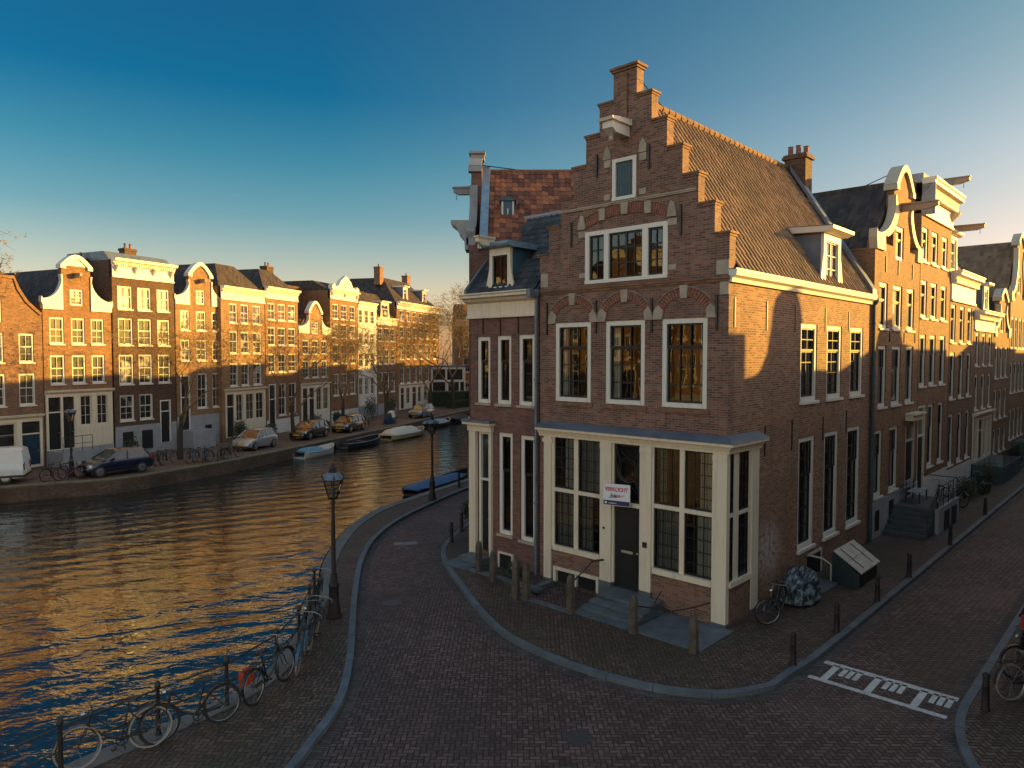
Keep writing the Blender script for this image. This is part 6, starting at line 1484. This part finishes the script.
for k in range(2):
    a, b2 = -.03+.87*k, .82+.87*k; mb = MB()
    def zz(y): return .975+(y+.78)*(.54/.80)
    for i in range(2):
        y0, y1 = -1.58+.40*i, -1.58+.385+.40*i
        mb.hexa([(a, y0, zz(y0)), (b2, y0, zz(y0)), (b2, y1, zz(y1)), (a, y1, zz(y1))], [(a, y0, zz(y0)+.04), (b2, y0, zz(y0)+.04), (b2, y1, zz(y1)+.04), (a, y1, zz(y1)+.04)])
    build_each(mb, 'hatch_door', 'stone_pale', t)
    MB().hexa([(a+.38, -1.5, zz(-1.5)+.045), (a+.42, -1.5, zz(-1.5)+.045), (a+.42, -.85, zz(-.85)+.045), (a+.38, -.85, zz(-.85)+.045)], [(a+.38, -1.5, zz(-1.5)+.06), (a+.42, -1.5, zz(-1.5)+.06), (a+.42, -.85, zz(-.85)+.06), (a+.38, -.85, zz(-.85)+.06)]).build('strap_hinge', 'black_metal', t)
MB().box(-1.6, -.02, -.95, -.06, 0, .07).build('stone_kerb', 'bluestone', t)
# stairs of the neck gable house
t = thing('stone_stoop', 'dark stone stairs with iron railing climbing to the door of the neck gable house', 'stoop', w2(0, 12.75), AS)
sp_ = MB()
for i in range(6): sp_.box(.28*i, .28*(i+1) if i < 5 else 4.3, -1.5, -.05, 0, .15*(i+1))
sp_.build('steps', 'bluestone_dark', t)
MB().box(1.3, 4.7, -1.62, -1.501, 0, .95).build('side_wall', 'plaster', t); co2 = MB().box(2.2, 2.9, -1.66, -1.621, 0, .75).box(3.4, 4.1, -1.66, -1.621, 0, .75)
build_each(co2, 'cellar_opening', 'dark_paint', t)
rl = MB()
for x, z in ((0, .15), (.7, .5), (1.5, .9), (2.3, .9), (3.1, .9), (3.9, .9), (4.6, .9)): rl.tube([(x, -1.56, z), (x, -1.56, z+.85)], .018, 5)
rl.tube([(0, -1.56, 1.0), (1.5, -1.56, 1.75), (4.6, -1.56, 1.75)], .02, 5).tube([(1.5, -1.56, 1.35), (4.6, -1.56, 1.35)], .014, 5).tube([(4.6, -1.56, 1.75), (4.6, -.1, 1.75)], .02, 5)
rl.build('railing', 'black_metal', t)
t = thing('garden_bench', 'pale slatted bench on the landing of the stone stairs', 'bench', w2(-.0, 14.9, .9), AS)
MB().box(.1, 1.3, -.75, -.62, .42, .45).box(.1, 1.3, -.58, -.45, .42, .45).box(.1, 1.3, -.41, -.28, .42, .45).build('seat', 'tarp_grey', t)
MB().box(.1, 1.3, -.24, -.2, .55, .66).box(.1, 1.3, -.24, -.2, .72, .85).build('backrest', 'tarp_grey', t)
for x in (.15, 1.2): MB().box(x, x+.05, -.75, -.70, 0, .42).box(x, x+.05, -.26, -.21, 0, .85).build('leg', 'black_metal', t)
for u_, lab in ((40.0, 'dark blue stone stairs with white posts before the house with the brown roof'),):
    t = thing('stone_stoop', lab, 'stoop', w2(0, u_), AS); sp_ = MB()
    for i in range(6): sp_.box(.3*i, .3*(i+1) if i < 5 else 4, -1.6, -.05, 0, .16*(i+1))
    sp_.build('steps', 'teal_paint', t)
    for x in (0., 1.6, 3.9): MB().box(x, x+.14, -1.7, -1.601, 0, 1.7 if x else .9).build('post', 'white', t)
t = thing('stoop_railing', 'iron railing with balusters on the blue stoop of the side street shop', 'railing', w2(1.45, 28.4, .9), AS)
rl = MB()
for i in range(15): rl.tube([(.1+.36*i, 0, 0), (.1+.36*i, 0, .8)], .014, 4)
rl.tube([(.1, 0, .8), (5.2, 0, .8)], .02, 5); rl.build('balusters', 'black_metal', t)

# ------------------------------------------------------------------ plants and trees
def leaf_cloud(mb, c, r, n, size, rg, flat=1.):
    for _ in range(n):
        while True:
            d = Vector((rg.uniform(-1, 1), rg.uniform(-1, 1), rg.uniform(-1, 1)))
            if .25 < d.length < 1: break
        lump = 1+.25*math.sin(d.x*5+c[0])*math.cos(d.y*6+c[1])
        p = Vector(c)+Vector((d.x*r[0], d.y*r[1], d.z*r[2]))*lump
        a = Vector((rg.gauss(0, 1), rg.gauss(0, 1), rg.gauss(0, 1))).normalized()*size*rg.uniform(.6, 1.3); b_ = a.orthogonal().normalized()*size*rg.uniform(.4, .7)
        mb.v += [tuple(p-a), tuple(p-b_), tuple(p+a), tuple(p+b_)]; k = len(mb.v)-4; mb.f.append((k, k+1, k+2, k+3)); mb.sm.append(False)
def shrub(x, y, r, h, label, z=0., mat='leaf', n=700, size=.045, pot=None, group='shrubs and potted plants'):
    rg = random.Random(int(abs(x*131+y*17)))
    t = thing('shrub', label, 'shrub', (x, y, z), 0, group); z0 = 0
    if pot: MB().lathe([(.16, 0), (.2, .3), (.22, .32), (.18, .33)], 12).build('pot', pot, t); z0 = .3
    st = MB()
    for i in range(5):
        a = rg.uniform(0, 6.28); st.tube([(0, 0, z0*.8), (math.cos(a)*r*.3, math.sin(a)*r*.3, z0+h*.5), (math.cos(a)*r*.5, math.sin(a)*r*.5, z0+h*.85)], [.02, .012, .006], 4)
    st.build('stem', 'bark', t)
    mb = MB()
    for i in range(5):
        a = rg.uniform(0, 6.28); q = rg.uniform(.1, .5)
        leaf_cloud(mb, (math.cos(a)*r*q, math.sin(a)*r*q, z0+h*(.35+.4*rg.random())), (r*.6, r*.6, h*.35), n//5, size, rg)
    mb.build('foliage', mat, t, recalc=False); return t
shrub(-1.55, 28.1, .45, 1.1, 'round dark green shrub at the left end of the corner pavement', n=900)
p = w2(-6.7, -.55); shrub(p.x, p.y, .42, 1.5, 'dark green shrub growing out of the basement pit beside the drainpipe', z=-1.0, n=900)
for x, y, r, h, lb in ((-24.6, 46.3, .8, 1.5, 'big dark shrub by the pale plinth across the canal'), (-21.0, 54.6, .8, 2.0, 'tall dark shrub at the white double shopfront across the canal'), (-19.6, 57.9, .7, 1.2, 'low dark shrub left of the tree trunk across the canal'), (-17.8, 64.0, .8, 1.6, 'dark shrub behind the estate cars across the canal'), (-16.6, 67.5, .7, 1.4, 'second dark shrub behind the estate cars across the canal'),
                       (-14.6, 74.5, 1.1, 2.6, 'large clipped dark shrub before the white house across the canal'), (-13.0, 77.5, .9, 2.2, 'clipped dark shrub before the brown dormer house across the canal'), (-12.6, 73.4, .7, .5, 'low green planting near the covered scooter')):
    shrub(x, y, r, h, lb, n=900, size=.07)
for x, u, r, h, lb in ((.9, 22.2, .5, 1.1, 'green shrub in a pot under the cornice house'), (1.1, 26.2, .8, 1.5, 'big dark bush before the blue stoop'), (1.0, 23.4, .45, .9, 'small shrub in front of the dormer house'), (1.0, 35.0, .7, 1.7, 'dark bush past the blue stoop on the side street'), (.9, 38.2, .6, 1.2, 'last dark bush before the far stairs on the side street')):
    p = w2(x, u); shrub(p.x, p.y, r, h, lb, n=900, size=.05)
t = thing('planter', 'round green planter beside the bicycles on the side street', 'planter', w2(1.2, 24.9), 0); MB().lathe([(.25, 0), (.34, .4), (.36, .5), (.3, .5), (.28, .45)], 16).build('pot', 'leaf', t)

def tree_mesh(seed, H, spread, depth=6, twigs=3):
    rg = random.Random(seed); T = MB(); B = MB(); tips = []
    def grow(p, d, L, r, k):
        n = 3; pts = [p]; rs = [r]; q = p.copy(); dd = d.copy()
        for i in range(n):
            jt = .13 if k else .03; dd = (dd+Vector((rg.gauss(0, jt), rg.gauss(0, jt), rg.gauss(0, .07)+(.10 if k < 4 else .04)))).normalized(); q = q+dd*L/n; pts.append(q.copy()); rs.append(r*(1-.35*(i+1)/n))
        (T if k == 0 else B).tube(pts, rs, 8 if k == 0 else (5 if k < 3 else 3), cap=k < 2, smooth=k < 3)
        if k >= 3: tips.append(q)
        if k >= depth: return
        m = rg.choice([2, 3, 3]) if k < depth-1 else 3
        for j in range(m):
            ax = Vector((rg.gauss(0, 1), rg.gauss(0, 1), rg.gauss(0, .5))); ax -= ax.dot(dd)*dd; ax.normalize()
            nd = (dd*math.cos(R(rg.uniform(18, 46)))+ax*math.sin(R(rg.uniform(22, 52)))*spread).normalized()
            st = pts[-1] if j < 2 else pts[-2]
            grow(st.copy(), nd, L*rg.uniform(.70, .92), rs[-1]*rg.uniform(.58, .78), k+1)
    trunk = H*.33
    grow(Vector((0, 0, 0)), Vector((0, 0, 1)), trunk, .20, 0)
    L_ = MB()
    for q in tips:
        for _ in range(twigs):
            d = Vector((rg.gauss(0, 1), rg.gauss(0, 1), rg.gauss(.4, .8))).normalized()*rg.uniform(.2, .6)
            B.tube([q, q+d], [.008, .005], 3, cap=False, smooth=False)
            if rg.random() < .45: continue
            a = q+d*rg.random(); e_ = Vector((rg.gauss(0, 1), rg.gauss(0, 1), rg.gauss(0, 1))).normalized()*.06; f_ = e_.orthogonal().normalized()*.038
            L_.add([a-e_, a-f_, a+e_, a+f_], [(0, 1, 2, 3)])
    return T.mesh('trunk', 'bark'), B.mesh('crown', 'twig', False), L_.mesh('leaves', 'leaf_gold', False)
TM = [tree_mesh(3, 9., 1.0), tree_mesh(8, 9., .8), tree_mesh(14, 9., 1.15)]
def tree(x, y, s_, v, rz, label, z=0.):
    t = thing('bare_tree', label, 'tree', (x, y, z), R(rz), 'bare trees'); t.scale = (s_, s_, s_)
    place('trunk', TM[v][0], t); c = place('crown', TM[v][1], t); place('dry_leaves', TM[v][2], c); return t
for a in ((-21.6, 46.2, .95, 0, 20, 'bare tree with dry leaves left of the bicycle cluster on the far quay'), (-17.4, 56.6, .95, 1, 80, 'bare tree with slender trunk between the silver and dark cars'),
          (-32.7, 41.2, 1.3, 2, 0, 'bare tree whose top branches reach in at the upper left edge'), (-15.2, 64.2, .95, 2, 130, 'bare tree behind the grey green estate car'), (-12.6, 71.2, 1.0, 0, 200, 'bare tree by the covered scooter on the far quay'),
          (-13.4, 75.5, 1.0, 1, 300, 'bare tree in front of the wide corner house, left of the quay bend'), (-9.4, 82.5, 1.15, 2, 50, 'bare tree beside the pale blue hatchback'), (-7.4, 90., 1.35, 0, 110, 'tall bare golden tree left of the purple brick house'),
          (-5.5, 94., 1.5, 1, 10, 'tall bare golden tree right behind the left one at the canal end'), (-9.8, 96., 1.4, 2, 220, 'bare golden tree in front of the ochre side street house'), (-3., 97., 1.5, 2, 160, 'bare tree farthest right at the canal end')):
    tree(*a)
# pavilion with white framed windows and hedge at the canal end
t = thing('glazed_pavilion', 'white framed glazed pavilion above a hedge at the far end of the canal', 'pavilion', (-10.8, 95., 0), R(8))
pw = MB().wall(rect(0, 4.6, 1.6, 5.2), [(.25, 1.9, 3.5, 4.9), (2.15, 4.2, 3.5, 4.9), (2.3, 2.9, 2.0, 3.2), (3.1, 3.7, 2.0, 3.2), (3.9, 4.4, 2.0, 3.2), (.25, 1.9, 2.0, 3.2)], 0, .12).build('wall', 'white', t)
MB().quad((.1, .08, 1.7), (4.5, .08, 1.7), (4.5, .08, 5.1), (.1, .08, 5.1)).build('panes', 'pane_dark', t, recalc=False)
MB().box(0, 4.6, .13, 3, 1.6, 5.15).build('body', 'brick_dark', t); MB().box(-.1, 4.7, -.1, 3.1, 5.2, 5.4).build('roof', 'lead', t)
MB().box(0, 4.6, .0, 3, 0, 1.59).build('base', 'brick_orange', t)
def hedge(x, y, ang, L, W, H, label, z=0):
    t = thing('hedge', label, 'hedge', (x, y, z), R(ang)); mb = MB(); rg = random.Random(int(L*100))
    mb.box(.05, L-.05, -W/2+.05, W/2-.05, 0, H-.08)
    for _ in range(int(L*450)):
        f = rg.random(); p = Vector((rg.uniform(0, L), -W/2 if f < .4 else (W/2 if f < .55 else rg.uniform(-W/2, W/2)), H if f > .55 else rg.uniform(0, H)))+Vector((rg.gauss(0, .05),)*3)
        a = Vector((rg.gauss(0, 1), rg.gauss(0, 1), rg.gauss(0, 1))).normalized()*.08; b_ = a.orthogonal().normalized()*.05
        k = len(mb.v); mb.v += [tuple(p-a), tuple(p-b_), tuple(p+a), tuple(p+b_)]; mb.f.append((k, k+1, k+2, k+3)); mb.sm.append(False)
    return mb.build('foliage', 'hedge', t, recalc=False)
hedge(-11.0, 94.0, 8, 6.0, 1.0, 1.9, 'dark clipped hedge under the glazed pavilion')
hedge(-8.0, 90.5, 60, 5.0, .8, .9, 'low hedge along the quay bend at the canal end')
# fallen leaves and litter on the paving
rg = random.Random(21); mb = MB()
for _ in range(900):
    if rg.random() < .55: p = w2(rg.uniform(-6, 2.2), rg.uniform(-3.6, -.2)) if rg.random() < .5 else w2(rg.uniform(.1, 2.2), rg.uniform(-1, 14))
    else:
        a = kerbA[rg.randrange(20, 60)]; p = Vector((a[0]-abs(rg.gauss(0, .8)), a[1]+rg.uniform(-.5, .5), 0))
    s_ = rg.uniform(.012, .035); t_ = rg.uniform(0, 6.28)
    mb.quad(*[(p.x+s_*k*math.cos(t_+q), p.y+s_*k*math.sin(t_+q), .006+rg.uniform(0, .006)) for q, k in ((0, 1), (1.6, .5), (3.1, 1), (4.7, .5))])
tag(mb.build('fallen_leaves', 'leaf_gold', recalc=False), kind='stuff')
# ------------------------------------------------------------------ sky, sun, camera
SUN_AZ, SUN_EL = R(12), R(10)     # azimuth counter-clockwise from +X
w = bpy.data.worlds.new('World'); sc.world = w; w.use_nodes = True
nt = w.node_tree; bg = nt.nodes['Background']
sky = nt.nodes.new('ShaderNodeTexSky'); sky.sky_type = 'NISHITA'; sky.sun_disc = False
sky.sun_elevation = R(10); sky.sun_rotation = R(90)-SUN_AZ
sky.air_density = 1.0; sky.dust_density = 1.2; sky.ozone_density = 3.0; sky.altitude = 0
# clear air: deep blue high up, peach near the horizon and towards the sun; warm brightening added overhead and behind the camera to fill the shaded fronts
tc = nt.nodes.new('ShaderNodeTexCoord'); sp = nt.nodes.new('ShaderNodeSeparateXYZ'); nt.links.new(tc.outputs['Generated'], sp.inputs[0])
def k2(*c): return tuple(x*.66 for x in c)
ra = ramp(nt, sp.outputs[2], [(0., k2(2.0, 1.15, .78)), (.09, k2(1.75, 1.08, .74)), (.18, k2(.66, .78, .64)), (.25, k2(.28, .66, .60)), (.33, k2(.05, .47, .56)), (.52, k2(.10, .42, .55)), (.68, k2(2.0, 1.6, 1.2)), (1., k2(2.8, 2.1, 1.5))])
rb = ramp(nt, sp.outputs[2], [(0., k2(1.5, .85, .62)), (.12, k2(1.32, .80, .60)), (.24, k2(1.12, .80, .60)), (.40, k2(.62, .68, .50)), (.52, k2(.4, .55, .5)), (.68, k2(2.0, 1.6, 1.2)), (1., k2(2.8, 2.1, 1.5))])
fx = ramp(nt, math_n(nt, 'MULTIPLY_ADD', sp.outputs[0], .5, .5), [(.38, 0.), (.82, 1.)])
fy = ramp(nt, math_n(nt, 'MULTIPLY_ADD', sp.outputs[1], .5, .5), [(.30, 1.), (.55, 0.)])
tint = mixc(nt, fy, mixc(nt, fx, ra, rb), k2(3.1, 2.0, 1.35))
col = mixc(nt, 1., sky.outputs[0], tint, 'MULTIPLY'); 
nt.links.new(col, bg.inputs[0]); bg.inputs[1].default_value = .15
ld = bpy.data.lights.new('sun', 'SUN'); ld.energy = 4.8; ld.angle = R(.53); ld.color = (1, .585, .10)
lo = bpy.data.objects.new('sun', ld); COL.objects.link(lo)
d = Vector((math.cos(SUN_AZ)*math.cos(SUN_EL), math.sin(SUN_AZ)*math.cos(SUN_EL), math.sin(SUN_EL)))
lo.rotation_euler = d.to_track_quat('Z', 'Y').to_euler()
cd = bpy.data.cameras.new('camera'); cam = bpy.data.objects.new('camera', cd); COL.objects.link(cam); sc.camera = cam
cam.location = (0, 0, 6.8); cam.rotation_euler = (R(90)-math.atan(29/713), 0, 0)
cd.sensor_width = 36; cd.lens = 36*713/1024; cd.clip_end = 3000; cd.clip_start = .1
sc.view_settings.view_transform = 'Standard'; sc.view_settings.look = 'None'; sc.view_settings.gamma = 1; sc.view_settings.exposure = 1.25
sc.cycles.max_bounces = 6; sc.cycles.transparent_max_bounces = 8; sc.cycles.caustics_reflective = False; sc.cycles.caustics_refractive = False
sc.cycles.sample_clamp_indirect = 4
